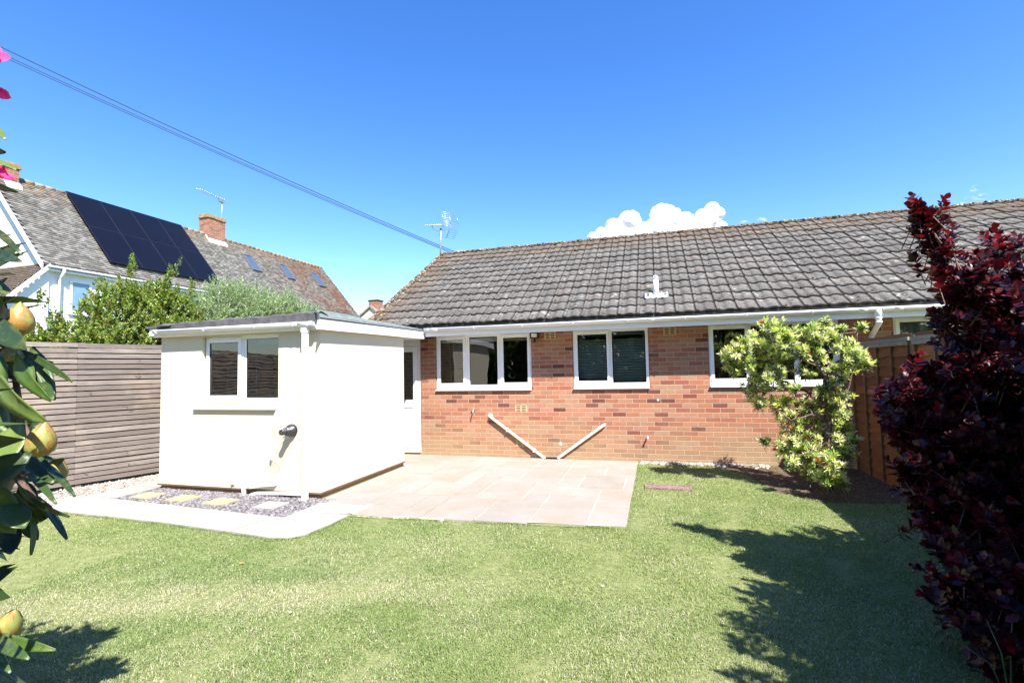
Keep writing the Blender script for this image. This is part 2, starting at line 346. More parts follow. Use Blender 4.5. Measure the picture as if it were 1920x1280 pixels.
# measured plant and cloud positions in metres
PIERIS= [(1.06, 6.85, 1.7, 0.18), (0.96, 7.02, 1.63, 0.15), (1.21, 6.93, 1.82, 0.16), (1.34, 7.06, 1.72, 0.19), (1.45, 7.07, 1.98, 0.15), (1.51, 6.76, 1.92, 0.14), (1.56, 6.73, 1.77, 0.18), (1.4, 7.19, 2.06, 0.08), (1.7, 6.87, 1.87, 0.14), (1.85, 6.85, 1.91, 0.16), (2.1, 7.28, 1.95, 0.15), (2.06, 6.98, 2.06, 0.06), (2.15, 7.19, 1.83, 0.13), (1.93, 6.99, 1.6, 0.12), (1.8, 7.08, 1.46, 0.1), (1.43, 6.8, 1.42, 0.14), (1.29, 7.08, 1.42, 0.16), (1.23, 7.21, 1.21, 0.16), (1.28, 7.01, 1.05, 0.12), (1.53, 7.14, 1.03, 0.14), (2.29, 7.1, 1.72, 0.17), (2.27, 6.76, 1.6, 0.15), (2.32, 7.14, 1.51, 0.13), (2.44, 7.05, 1.97, 0.06), (2.18, 6.89, 1.95, 0.04), (2.37, 6.74, 1.52, 0.09), (2.18, 7.2, 1.04, 0.13), (1.96, 6.98, 1.2, 0.11), (1.61, 7.12, 0.85, 0.15), (1.69, 7.21, 0.66, 0.14), (1.55, 7.12, 0.5, 0.12), (1.37, 7.24, 0.54, 0.06), (2.19, 6.94, 0.93, 0.08), (2.22, 7.17, 0.71, 0.14), (2.24, 6.97, 0.61, 0.1), (1.7, 7.04, 0.44, 0.16), (1.86, 7.01, 0.38, 0.19), (1.9, 6.57, 0.42, 0.17), (1.88, 6.6, 0.22, 0.14), (2.01, 6.64, 0.21, 0.12), (1.82, 7.06, 0.22, 0.15), (1.52, 6.76, 0.37, 0.1), (2.15, 6.87, 0.48, 0.11), (1.12, 6.89, 1.56, 0.13), (1.02, 7.0, 1.49, 0.12), (1.89, 6.94, 1.77, 0.13), (1.77, 6.92, 1.68, 0.12), (2.1, 7.05, 1.29, 0.1), (1.86, 7.05, 1.02, 0.12)]
PIERIS += [(1.74, 7.07, 0.8, 0.09), (1.86, 7.11, 0.63, 0.09), (1.79, 7.13, 0.92, 0.08), (1.95, 7.18, 0.82, 0.08), (1.61, 7.11, 1.09, 0.08), (1.74, 7.17, 1.04, 0.08), (2.13, 6.86, 1.36, 0.08), (2.08, 7.01, 1.0, 0.08), (1.98, 7.18, 0.65, 0.08), (1.94, 7.08, 0.52, 0.09), (2.16, 7.17, 0.8, 0.08), (2.09, 6.89, 0.62, 0.08), (1.61, 7.01, 0.57, 0.09), (1.36, 6.94, 1.25, 0.08), (1.56, 7.04, 1.29, 0.07), (2.01, 7.05, 1.43, 0.07), (2.08, 6.85, 1.48, 0.08), (1.67, 6.93, 1.25, 0.07), (1.85, 6.95, 1.41, 0.07), (1.54, 7.17, 1.59, 0.08), (1.68, 7.12, 1.59, 0.08), (2.2, 6.91, 1.15, 0.07)]
PIERIS_BR= [[(1.99, 6.95, 0.35), (2.0, 6.95, 0.58), (2.03, 6.95, 0.84), (1.97, 6.9, 1.06), (1.93, 6.9, 1.15)], [(2.02, 6.95, 0.84), (1.94, 7.05, 1.02), (1.88, 7.1, 1.17), (1.76, 7.15, 1.24), (1.65, 7.2, 1.31), (1.47, 7.2, 1.36), (1.28, 7.15, 1.42)], [(2.03, 6.95, 0.84), (1.97, 6.85, 1.16), (1.97, 6.8, 1.39), (1.92, 6.8, 1.51), (1.83, 6.85, 1.57), (1.82, 6.85, 1.7), (1.72, 6.95, 1.8)], [(1.98, 6.85, 1.37), (2.07, 6.95, 1.53), (2.2, 7.05, 1.57), (2.37, 7.05, 1.64)], [(2.03, 6.95, 0.77), (2.19, 7.05, 0.81), (2.33, 7.15, 1.28), (2.43, 7.15, 1.76), (2.46, 7.15, 1.93)], [(1.76, 7.15, 1.24), (1.66, 7.05, 1.44), (1.56, 6.95, 1.66), (1.44, 6.95, 1.84)], [(2.03, 6.95, 0.84), (1.82, 6.85, 0.92), (1.56, 6.75, 0.86)], [(2.0, 6.95, 0.58), (1.75, 6.75, 0.47), (1.56, 6.65, 0.44)], [(1.92, 6.8, 1.51), (1.59, 6.7, 1.65), (1.3, 6.75, 1.59), (1.05, 6.85, 1.6)]]
RH= [(-1.222, 0.606, 2.052, -1.131, 0.584, 1.999, 0.016), (-1.223, 0.608, 2.016, -1.131, 0.585, 1.976, 0.02), (-1.169, 0.574, 1.972, -1.052, 0.559, 1.922, 0.009), (-1.161, 0.579, 1.923, -1.051, 0.562, 1.884, 0.013), (-1.183, 0.577, 1.845, -1.01, 0.549, 1.767, 0.015), (-1.185, 0.58, 1.797, -0.987, 0.536, 1.751, 0.022), (-1.177, 0.585, 1.748, -1.072, 0.566, 1.707, 0.027), (-1.138, 0.544, 1.738, -1.024, 0.528, 1.704, 0.036), (-1.15, 0.595, 1.708, -1.247, 0.623, 1.634, 0.03), (-1.105, 0.558, 1.663, -0.959, 0.531, 1.607, 0.035), (-1.134, 0.604, 1.629, -1.039, 0.585, 1.537, 0.032), (-1.125, 0.607, 1.619, -0.937, 0.582, 1.554, 0.012), (-1.208, 0.635, 1.623, -1.061, 0.628, 1.589, 0.024), (-1.063, 0.574, 1.607, -0.925, 0.546, 1.524, 0.027), (-1.155, 0.601, 1.581, -1.038, 0.584, 1.551, 0.029), (-1.035, 0.532, 1.57, -0.887, 0.517, 1.495, 0.045), (-1.121, 0.629, 1.62, -1.037, 0.618, 1.521, 0.025), (-1.116, 0.558, 1.626, -1.033, 0.536, 1.518, 0.045), (-1.193, 0.59, 1.572, -1.078, 0.579, 1.45, 0.057), (-1.099, 0.618, 1.57, -1.004, 0.596, 1.524, 0.021), (-1.055, 0.531, 1.492, -1.011, 0.548, 1.422, 0.04), (-1.241, 0.632, 1.51, -1.121, 0.617, 1.463, 0.036), (-0.996, 0.548, 1.491, -0.992, 0.502, 1.407, 0.054), (-0.976, 0.476, 1.39, -0.92, 0.521, 1.446, 0.046), (-1.052, 0.588, 1.431, -0.95, 0.567, 1.39, 0.027), (-1.041, 0.591, 1.422, -0.894, 0.564, 1.372, 0.014), (-0.991, 0.554, 1.408, -0.876, 0.528, 1.371, 0.011), (-1.105, 0.626, 1.404, -1.043, 0.603, 1.378, 0.015), (-1.033, 0.564, 1.391, -0.903, 0.563, 1.34, 0.014), (-1.144, 0.618, 1.346, -1.02, 0.603, 1.32, 0.048), (-1.037, 0.596, 1.357, -0.932, 0.578, 1.298, 0.016), (-1.187, 0.656, 1.365, -1.128, 0.646, 1.295, 0.041), (-1.091, 0.583, 1.312, -1.046, 0.567, 1.269, 0.036), (-1.046, 0.595, 1.329, -1.014, 0.577, 1.266, 0.013), (-1.127, 0.625, 1.306, -1.064, 0.614, 1.275, 0.021), (-1.066, 0.533, 1.397, -1.011, 0.554, 1.309, 0.056), (-1.009, 0.531, 1.358, -0.948, 0.53, 1.329, 0.042), (-1.255, 0.634, 1.407, -1.13, 0.641, 1.37, 0.047), (-1.059, 0.55, 1.145, -0.896, 0.545, 1.146, 0.019), (-1.024, 0.539, 1.151, -0.898, 0.513, 1.15, 0.018), (-1.067, 0.548, 1.136, -0.963, 0.527, 1.113, 0.013), (-1.06, 0.552, 1.11, -0.945, 0.545, 1.082, 0.012), (-1.264, 0.63, 1.438, -1.12, 0.615, 1.512, 0.044), (-1.086, 0.632, 1.394, -1.025, 0.628, 1.416, 0.015), (-1.275, 0.612, 1.676, -1.19, 0.612, 1.572, 0.051), (-1.244, 0.619, 1.717, -1.158, 0.616, 1.661, 0.03)]
BUDS= [(-1.058, 0.574, 1.636, -1.053, 0.572, 1.694, 0.041), (-1.151, 0.599, 1.641, -1.145, 0.597, 1.696, 0.029), (-1.105, 0.594, 1.587, -1.114, 0.59, 1.62, 0.033), (-0.973, 0.558, 1.434, -0.958, 0.559, 1.49, 0.04), (-1.068, 0.638, 1.369, -1.053, 0.64, 1.414, 0.033), (-1.184, 0.652, 1.463, -1.197, 0.646, 1.494, 0.023), (-1.038, 0.556, 1.14, -1.015, 0.56, 1.187, 0.035), (-1.128, 0.574, 1.285, -1.091, 0.582, 1.33, 0.055)]
RHS= [[(-1.223, 0.57, 1.768), (-1.169, 0.589, 1.708), (-1.134, 0.604, 1.629), (-1.118, 0.612, 1.57)], [(-1.23, 0.579, 1.573), (-1.156, 0.602, 1.552), (-1.121, 0.617, 1.482), (-1.095, 0.628, 1.413)], [(-1.217, 0.592, 1.416), (-1.143, 0.615, 1.395), (-1.107, 0.629, 1.345), (-1.118, 0.628, 1.306)], [(-1.255, 0.598, 1.133), (-1.21, 0.614, 1.083), (-1.163, 0.627, 1.087)], [(-1.195, 0.563, 2.041), (-1.159, 0.576, 1.992), (-1.152, 0.582, 1.923), (-1.183, 0.578, 1.836)], [(-1.134, 0.604, 1.629), (-1.12, 0.608, 1.639)], [(-1.121, 0.617, 1.482), (-1.13, 0.608, 1.58)], [(-1.143, 0.615, 1.395), (-1.068, 0.638, 1.369)], [(-1.217, 0.547, 2.198), (-1.172, 0.562, 2.158), (-1.14, 0.573, 2.138)], [(-1.198, 0.566, 1.963), (-1.147, 0.583, 1.928)]]
FLW= [((-1.131, 0.576, 2.133),), ((-1.142, 0.574, 2.11),), ((-1.124, 0.579, 2.118),), ((-1.142, 0.584, 1.928),), ((-1.137, 0.586, 1.921),)]
CLOUD= [(-136.1, 1193.9, 316.6, 18.3), (-115.7, 1199.3, 325.3, 20.9), (-87.6, 1206.6, 341.6, 26.1), (-49.6, 1216.9, 353.9, 33.9), (-60.7, 1215.6, 321.5, 31.3), (-19.4, 1227.7, 320.6, 39.1), (26.2, 1238.1, 369.2, 33.9), (18.6, 1238.1, 332.8, 44.3), (53.3, 1246.8, 355.5, 31.3), (81.9, 1255.5, 351.0, 28.7), (68.2, 1253.3, 318.7, 39.1), (112.5, 1265.6, 330.8, 39.1), (123.7, 1266.9, 363.1, 23.5), (145.6, 1272.4, 379.6, 22.2), (157.7, 1276.5, 368.9, 20.9), (138.3, 1272.0, 349.8, 26.1), (165.3, 1280.7, 336.1, 18.3), (-101.2, 1204.3, 312.0, 31.3), (45.3, 1243.2, 377.9, 18.3)]
WISP= [(955.9, 1813.4, 522.8, 19.6), (934.2, 1809.2, 485.8, 26.1), (973.8, 1820.1, 496.4, 22.8), (910.5, 1802.7, 478.2, 16.3), (321.5, 1633.5, 434.0, 26.1), (274.4, 1620.0, 430.1, 19.6)]

# =====================================================================
# GROUND
# =====================================================================
def struct(o, name=None): o['kind'] = 'structure'; return o
mb = MB(); mb.add([(-400, -300, -.12), (400, -300, -.12), (400, 500, -.12), (-400, 500, -.12)], [[0, 1, 2, 3]]); struct(mb.build('ground', M['outer']))
mb = MB(); mb.add([(-9.2, -6, -.016), (2.9, -6, -.016), (2.9, 8.42, -.016), (-9.2, 8.42, -.016)], [[0, 1, 2, 3]]); struct(mb.build('lawn', M['lawn']))

# patio ------------------------------------------------------------
slabs = [(-.90,-.33,7.82,8.40),(-1.33,-.90,7.82,8.40),(-.77,-.33,7.25,7.82),(-1.33,-.77,7.25,7.82),(-.45,-.33,6.43,7.25),(-1.03,-.45,6.43,7.25),(-1.33,-1.03,6.64,7.25),
 (-1.905,-1.33,7.70,8.40),(-1.905,-1.33,6.64,7.70),(-1.60,-1.03,6.05,6.64),(-.72,-.33,5.65,6.43),(-.72,-.33,4.99,5.65),(-1.03,-.72,6.05,6.43),(-1.305,-.72,5.45,6.05),(-1.305,-.72,4.94,5.45),
 (-1.875,-1.305,5.10,5.75),(-1.60,-1.305,5.75,6.05),(-2.195,-1.60,5.75,6.64),(-2.195,-1.905,6.64,6.90),(-2.47,-1.905,6.90,7.50),(-2.47,-1.905,7.50,8.40),(-2.47,-2.195,5.75,6.90),(-2.47,-1.875,5.10,5.75),
 (-1.875,-1.305,4.86,5.10),(-2.47,-1.875,4.83,5.10),(-2.76,-2.47,6.38,7.16),(-3.35,-2.76,6.38,6.95),(-3.35,-2.76,6.95,7.50),(-2.76,-2.47,7.16,7.75),(-3.05,-2.47,7.75,8.40),(-3.35,-3.05,7.80,8.40),(-3.35,-2.76,7.50,7.80),(-3.05,-2.76,7.75,7.80),
 (-3.05,-2.47,5.75,6.38),(-3.35,-3.05,5.75,6.38),(-2.76,-2.47,4.80,5.75),(-3.33,-2.76,5.20,5.75),(-3.27,-2.76,4.76,5.20),
 (-3.95,-3.35,7.80,8.40),(-3.95,-3.35,6.95,7.80),(-3.95,-3.35,6.35,6.95),(-3.65,-3.35,5.75,6.35),(-3.95,-3.65,5.75,6.35),(-3.95,-3.33,5.10,5.75),(-4.55,-3.95,7.5,8.4),(-5.2,-4.55,7.5,8.4),(-5.9,-5.2,7.5,8.4),(-6.7,-5.9,7.5,8.4)]
mb = MB(); g = .006
def slab(mb, x0, x1, y0, y1, z0, z1, g=g, r=None):
    n = 5; pts = []
    j = lambda: random.uniform(-.0025, .0025)
    xs0, xs1, ys0, ys1 = x0 + g, x1 - g, y0 + g, y1 - g
    for k in range(n): pts.append((xs0 + (xs1 - xs0) * k / n + j(), ys0 + j()))
    for k in range(n): pts.append((xs1 + j(), ys0 + (ys1 - ys0) * k / n + j()))
    for k in range(n): pts.append((xs1 - (xs1 - xs0) * k / n + j(), ys1 + j()))
    for k in range(n): pts.append((xs0 + j(), ys1 - (ys1 - ys0) * k / n + j()))
    N = len(pts); b = .003; cx, cy = (x0 + x1) / 2, (y0 + y1) / 2
    tz = z1 + random.uniform(-.0012, .0012)
    v = [(x, y, z0) for x, y in pts] + [(x, y, tz - b) for x, y in pts] + [(x + (cx - x) * .012, y + (cy - y) * .012, tz) for x, y in pts]
    f = [[a * N + i, a * N + (i + 1) % N, (a + 1) * N + (i + 1) % N, (a + 1) * N + i] for a in (0, 1) for i in range(N)] + [[2 * N + i for i in range(N)]]
    mb.add(v, f, r)
for x0, x1, y0, y1 in slabs:
    if x0 < -4.03 and False: continue
    slab(mb, x0, x1, y0, y1, -.03, .003)
patio = mb.build('patio', M['sandstone']); struct(patio)
mb = MB(); mb.add([(-6.7, 7.42, -.006), (-4.03, 7.42, -.006), (-4.03, 5.11, -.006), (-3.27, 4.80, -.006), (-2.45, 4.85, -.006), (-.335, 5.0, -.006), (-.335, 8.43, -.006), (-6.7, 8.43, -.006)], [[0, 1, 2, 3, 4, 5, 6, 7]])
struct(mb.build('patio_bed', M['joint']))

mb = MB()      # rough mortar haunching along the front edge
for k in range(26):
    x = -3.2 + k * .038 + random.uniform(-.01, .01); w_ = random.uniform(.02, .06); y = 4.79 + max(0, (x + 3.27)) * .04; mb.add([(x, y + .02, .002), (x + .05, y + .02, .002), (x + .05 + random.uniform(-.01, .01), y - w_, -.012), (x + random.uniform(-.01, .01), y - w_ * .8, -.012)], [[0, 3, 2, 1]])
struct(mb.build('patio_haunching', M['joint']))
# path -------------------------------------------------------------
mb = MB()
edge = [(-7.42, 4.12), (-6.55, 4.126), (-5.875, 4.088), (-5.014, 4.054), (-4.279, 3.99), (-3.536, 3.925)]
def ey(x):
    for (a, b), (c, d) in zip(edge, edge[1:]):
        if a <= x <= c: return b + (d - b) * (x - a) / (c - a)
    return edge[0][1] if x < edge[0][0] else edge[-1][1]
def inner(x): return 4.70 + (x + 6.73) * (4.50 - 4.70) / (6.73 - 3.95) - .01
xs = [-7.42, -6.78, -5.90, -5.02, -4.12]
for a, b in zip(xs, xs[1:]):
    q = [(a + .004, ey(a)), (b - .004, ey(b)), (b - .004, inner(b)), (a + .004, inner(a))]
    mb.hexa([(x, y, -.04) for x, y in q] + [(x, y, .006) for x, y in q])
q = [(-4.112, 3.98), (-3.62, 3.925), (-3.42, 3.96), (-3.315, 4.08), (-3.275, 4.41), (-3.27, 4.72), (-3.93, 4.72), (-3.93, 4.495), (-4.112, 4.505)]
N = len(q); mb.add([(x, y, -.04) for x, y in q] + [(x, y, .006) for x, y in q], [[i, (i + 1) % N, N + (i + 1) % N, N + i] for i in range(N)] + [[N + i for i in range(N)]])
for y0, y1 in ((4.72, 5.3), (5.31, 6.2), (6.21, 7.1)): mb.hexa([(x, y, -.04) for x, y in ((-7.25, y0), (-6.76, y0), (-6.76, y1), (-7.25, y1))] + [(x, y, .006) for x, y in ((-7.25, y0), (-6.76, y0), (-6.76, y1), (-7.25, y1))])
mb.hexa([(x, y, -.04) for x, y in ((-3.93, 4.725), (-3.34, 4.765), (-3.34, 5.10), (-3.93, 5.10))] + [(x, y, .003) for x, y in ((-3.93, 4.725), (-3.34, 4.765), (-3.34, 5.10), (-3.93, 5.10))])
struct(mb.build('path', M['path']))

# slate chippings and gravel ---------------------------------------
def stones(name, pts, size, mat, flat=.4, nz=0.0):
    base = np.array([(-1, -1, -1), (1, -1, -1), (1, 1, -1), (-1, 1, -1), (-.7, -.6, 1), (.6, -.7, 1), (.7, .6, 1), (-.6, .7, 1)], float)
    Fb = np.array([[4, 5, 6, 7], [0, 1, 5, 4], [1, 2, 6, 5], [2, 3, 7, 6], [3, 0, 4, 7]])
    n = len(pts); V = np.zeros((n, 8, 3)); 
    sx = size * rng.uniform(.5, 1.3, n); sy = size * rng.uniform(.35, .9, n); sz = size * flat * rng.uniform(.5, 1.2, n)
    B = base[None] * (1 + rng.uniform(-.25, .25, (n, 8, 3))) * np.stack([sx, sy, sz], 1)[:, None]
    a = rng.uniform(0, 6.28, n); t = rng.normal(0, .3, n)
    x, y, z = B[..., 0], B[..., 1], B[..., 2]
    z2 = z * np.cos(t)[:, None] + x * np.sin(t)[:, None]; x2 = x * np.cos(t)[:, None] - z * np.sin(t)[:, None]
    V[..., 0] = x2 * np.cos(a)[:, None] - y * np.sin(a)[:, None] + pts[:, 0:1]
    V[..., 1] = x2 * np.sin(a)[:, None] + y * np.cos(a)[:, None] + pts[:, 1:2]
    V[..., 2] = z2 + pts[:, 2:3]
    F = (Fb[None] + np.arange(n)[:, None, None] * 8).reshape(-1, 4)
    return npmesh(name, V.reshape(-1, 3), F, mat, rnd=np.repeat(rng.uniform(0, 1, n), 5))
n = 7500; x = rng.uniform(-6.74, -3.80, n); y = rng.uniform(4.48, 5.28, n)
ok = (y > inner(0) * 0 + 4.70 + (x + 6.73) * (-.2 / 2.78) + .01) & ((x < -3.94) | (y > 4.98)) & ~((x > -3.94) & (y - 5.0 < (x + 3.94) * 2.0))
# chips taper away beside the corner
P = np.stack([x[ok], y[ok], rng.uniform(-.012, .006, ok.sum())], 1)
o = stones('slate_chippings', P, .017, M['slate'], .35); tag(o, 'plum grey slate chippings spread below the cream outbuilding wall', 'chippings', kind='stuff')
mb = MB(); mb.add([(-6.76, 4.6, -.012), (-3.9, 4.45, -.012), (-3.9, 5.35, -.012), (-6.76, 5.35, -.012)], [[0, 1, 2, 3]]); struct(mb.build('chipping_bed', M['soil']))
n = 5200; y = rng.uniform(3.9, 8.3, n); fx = -8.08 + (y - 4.91) * .335; x = fx + rng.uniform(0, 1, n) * (-7.24 - fx)
P = np.stack([x, y, rng.uniform(-.015, .004, n)], 1)
o = stones('gravel', P, .017, M['gravel'], .55); tag(o, 'pale gravel strip along the foot of the slatted fence', 'gravel', kind='stuff')
mb = MB(); mb.add([(-8.6, 4.1, -.011), (-7.2, 4.1, -.011), (-6.72, 8.42, -.011), (-8.6, 8.42, -.011)], [[0, 1, 2, 3]]); struct(mb.build('gravel_bed', M['soil']))

# four stepping stones
lab = ['buff stepping stone set in the slate chippings nearest the slatted fence', 'golden stepping stone second from the slatted fence in the slate chippings',
       'buff stepping stone just left of the white elbowed pipe in the slate chippings', 'pale pinkish stepping stone nearest the white downpipe']
for k, (xa, ya) in enumerate(((-6.57, 4.76), (-5.955, 4.745), (-5.325, 4.715), (-4.575, 4.712))):
    mb = MB(); slab(mb, xa, xa + .30, ya, ya + .265, -.035, .020, 0, .3 + .2 * k)
    o = mb.build('stepping_stone', M['buff'] if k < 3 else M['path']); tag(o, lab[k], 'stepping stone', 'stepping stones in the slate chippings')
# inspection cover sunk in the lawn
root = thing('drain_cover', 'reddish brown sunken drain cover in the lawn beside the patio', 'drain cover', (.09, 6.69, 0))
M['cover'] = simple('rusty_cover', (.20, .135, .11), .9, .2, nscale=22, var=.5, bumps=.5)
mb = MB(); mb.box(-.17, .36, 6.60, 6.78, -.03, .006); mb.build('cover_plate', M['cover'], root)
mb = MB(); mb.box(-.19, -.17, 6.58, 6.80, -.03, .012); mb.box(.36, .38, 6.58, 6.80, -.03, .012); mb.box(-.17, .36, 6.58, 6.60, -.03, .012); mb.box(-.17, .36, 6.78, 6.80, -.03, .012); mb.build('cover_frame', M['cover'], root)
# bare soil along the wall and under the shrub
pts = [(-.31, 8.43), (-.31, 8.20), (.4, 8.28), (.9, 8.15), (1.2, 7.6), (1.35, 6.75), (1.75, 6.35), (2.3, 6.4), (2.8, 6.6), (2.8, 8.43)]
pts_soil = pts
mb = MB(); mb.add([(x, y, -.010) for x, y in pts], [list(range(len(pts)))[::-1]]); struct(mb.build('soil_bed', M['soil']))
n = 500; P = np.stack([rng.uniform(-.3, 1.6, n), 8.42 - np.abs(rng.normal(0, .09, n)), rng.uniform(-.012, .006, n)], 1)
o = stones('wall_foot_rubble', P, .02, M['gravel'], .6); tag(o, 'loose pale rubble along the foot of the brick wall beside the lawn', 'rubble', kind='stuff')

# =====================================================================
# BUNGALOW
# =====================================================================
YW = 8.44
house = thing('brick_bungalow', 'single storey red brick bungalow with mossy grey tiled roof and white windows', 'bungalow', (-.5, YW, 0))
def wall_holes(mb, x0, x1, z0, z1, holes, y0, y1):
    xs = sorted({x0, x1} | {h[0] for h in holes} | {h[1] for h in holes})
    for a, b in zip(xs, xs[1:]):
        hs = sorted([(h[2], h[3]) for h in holes if h[0] <= a and h[1] >= b]); z = z0
        for ha, hb in hs:
            if ha > z: mb.box(a, b, y0, y1, z, ha)
            z = hb
        if z < z1: mb.box(a, b, y0, y1, z, z1)
WZ = 2.215
HX0, HX1 = -5.12, 16.0
wins = [(-3.955, -2.11, 1.205, WZ), (-1.37, -.103, 1.215, WZ), (.82, 2.665, 1.225, WZ), (3.35, 4.9, 1.2, WZ)]
mb = MB(); wall_holes(mb, HX0, HX1, -.05, WZ, wins + [(-5.22, -4.275, -.05 + .09, WZ)], YW, YW + .25)
mb.box(HX0, HX0 + .25, YW + .25, 15.1, -.05, 2.3); mb.box(HX1 - .25, HX1, YW + .25, 15.1, -.05, 2.3); mb.box(HX0 + .25, HX1 - .25, 14.85, 15.1, -.05, 2.3)
# gable triangles
for xa in (HX0, HX1 - .25):
    q = [(xa, 8.5, 2.3), (xa, 15.05, 2.3), (xa, 11.63, 4.40)]
    mb.add(q + [(x + .25, y, z) for x, y, z in q], [[0, 2, 1], [3, 4, 5], [0, 1, 4, 3], [1, 2, 5, 4], [2, 0, 3, 5]])
mb.build('wall', M['brick'], house)
# rooms
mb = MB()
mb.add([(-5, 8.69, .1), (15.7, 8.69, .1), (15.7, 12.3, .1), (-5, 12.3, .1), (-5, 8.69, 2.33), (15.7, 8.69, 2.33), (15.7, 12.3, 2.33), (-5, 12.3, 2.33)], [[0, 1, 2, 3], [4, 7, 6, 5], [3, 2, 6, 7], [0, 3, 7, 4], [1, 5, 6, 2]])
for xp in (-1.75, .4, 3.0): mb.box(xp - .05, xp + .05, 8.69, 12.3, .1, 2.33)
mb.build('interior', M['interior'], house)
# fascia / soffit
mb = MB(); mb.box(-3.955, HX1, 8.0, 8.02, 2.165, 2.335); mb.build('fascia', M['upvc'], house)
mb = MB(); mb.box(-3.955, HX1, 8.02, YW + .02, 2.197, 2.209)
for a in np.arange(-3.9, 8, .075): pass
mb.build('soffit', M['soffit'], house)
def gutter_prof(r=.056, th=.004, n=9):
    o = [(r * math.cos(math.pi + math.pi * k / n), r * math.sin(math.pi + math.pi * k / n)) for k in range(n + 1)]
    i = [((r - th) * math.cos(2 * math.pi - math.pi * k / n), (r - th) * math.sin(2 * math.pi - math.pi * k / n)) for k in range(n + 1)]
    return o + i
GP = gutter_prof()
def gutterX(mb, x0, x1, y, z): mb.prism(GP, x0, x1, lambda u, v, t: (t, y + u, z + v), smooth=True)
def gutter_union(mb, x, y, z, w=.06):
    P = gutter_prof(.0615, .003); mb.prism(P, x - w / 2, x + w / 2, lambda u, v, t: (t, y + u, z + v), smooth=True)
mb = MB(); gz, gy = 2.305, 7.938
gutterX(mb, -3.93, 7.9, gy, gz); 
mb.add([(-3.93, gy + .056 * math.cos(a), gz + .056 * math.sin(a)) for a in np.linspace(math.pi, 2 * math.pi, 9)], [list(range(9))])
gutterX(mb, 7.9, HX1, gy, gz)
for x in (-3.72, -.05, 2.80, 3.22, 6.1): gutter_union(mb, x, gy, gz, .10)
gg = mb.build('gutter', M['upvc'], house)
for x in np.arange(-3.85, 7.8, .86): mb = MB(); gutter_union(mb, x, gy, gz - .001, .022); mb.build('gutter_bracket', M['upvc'], gg)
# downpipe with swan neck at the boundary
mb = MB(); mb.tube([(2.99, gy, gz - .02), (2.99, gy, gz - .07), (2.99, gy, gz - .15)], [.055, .045, .037], 14); mb.tube([(2.99, gy, 2.17), (2.99, gy, 2.11), (3.0, 7.965, 2.085), (3.05, 8.33, 1.95), (3.05, 8.375, 1.92), (3.05, 8.38, 1.88), (3.05, 8.38, .05)], .035, 12)
for z in (2.16, 2.10): mb.tube([(2.99, gy, z - .012), (2.99, gy, z + .012)], .042, 12)
for z in (1.88, 1.80, 1.0): mb.tube([(3.05, 8.38, z - .02), (3.05, 8.38, z + .02)], .040, 12)
mb.build('downpipe', M['upvc2'], house)

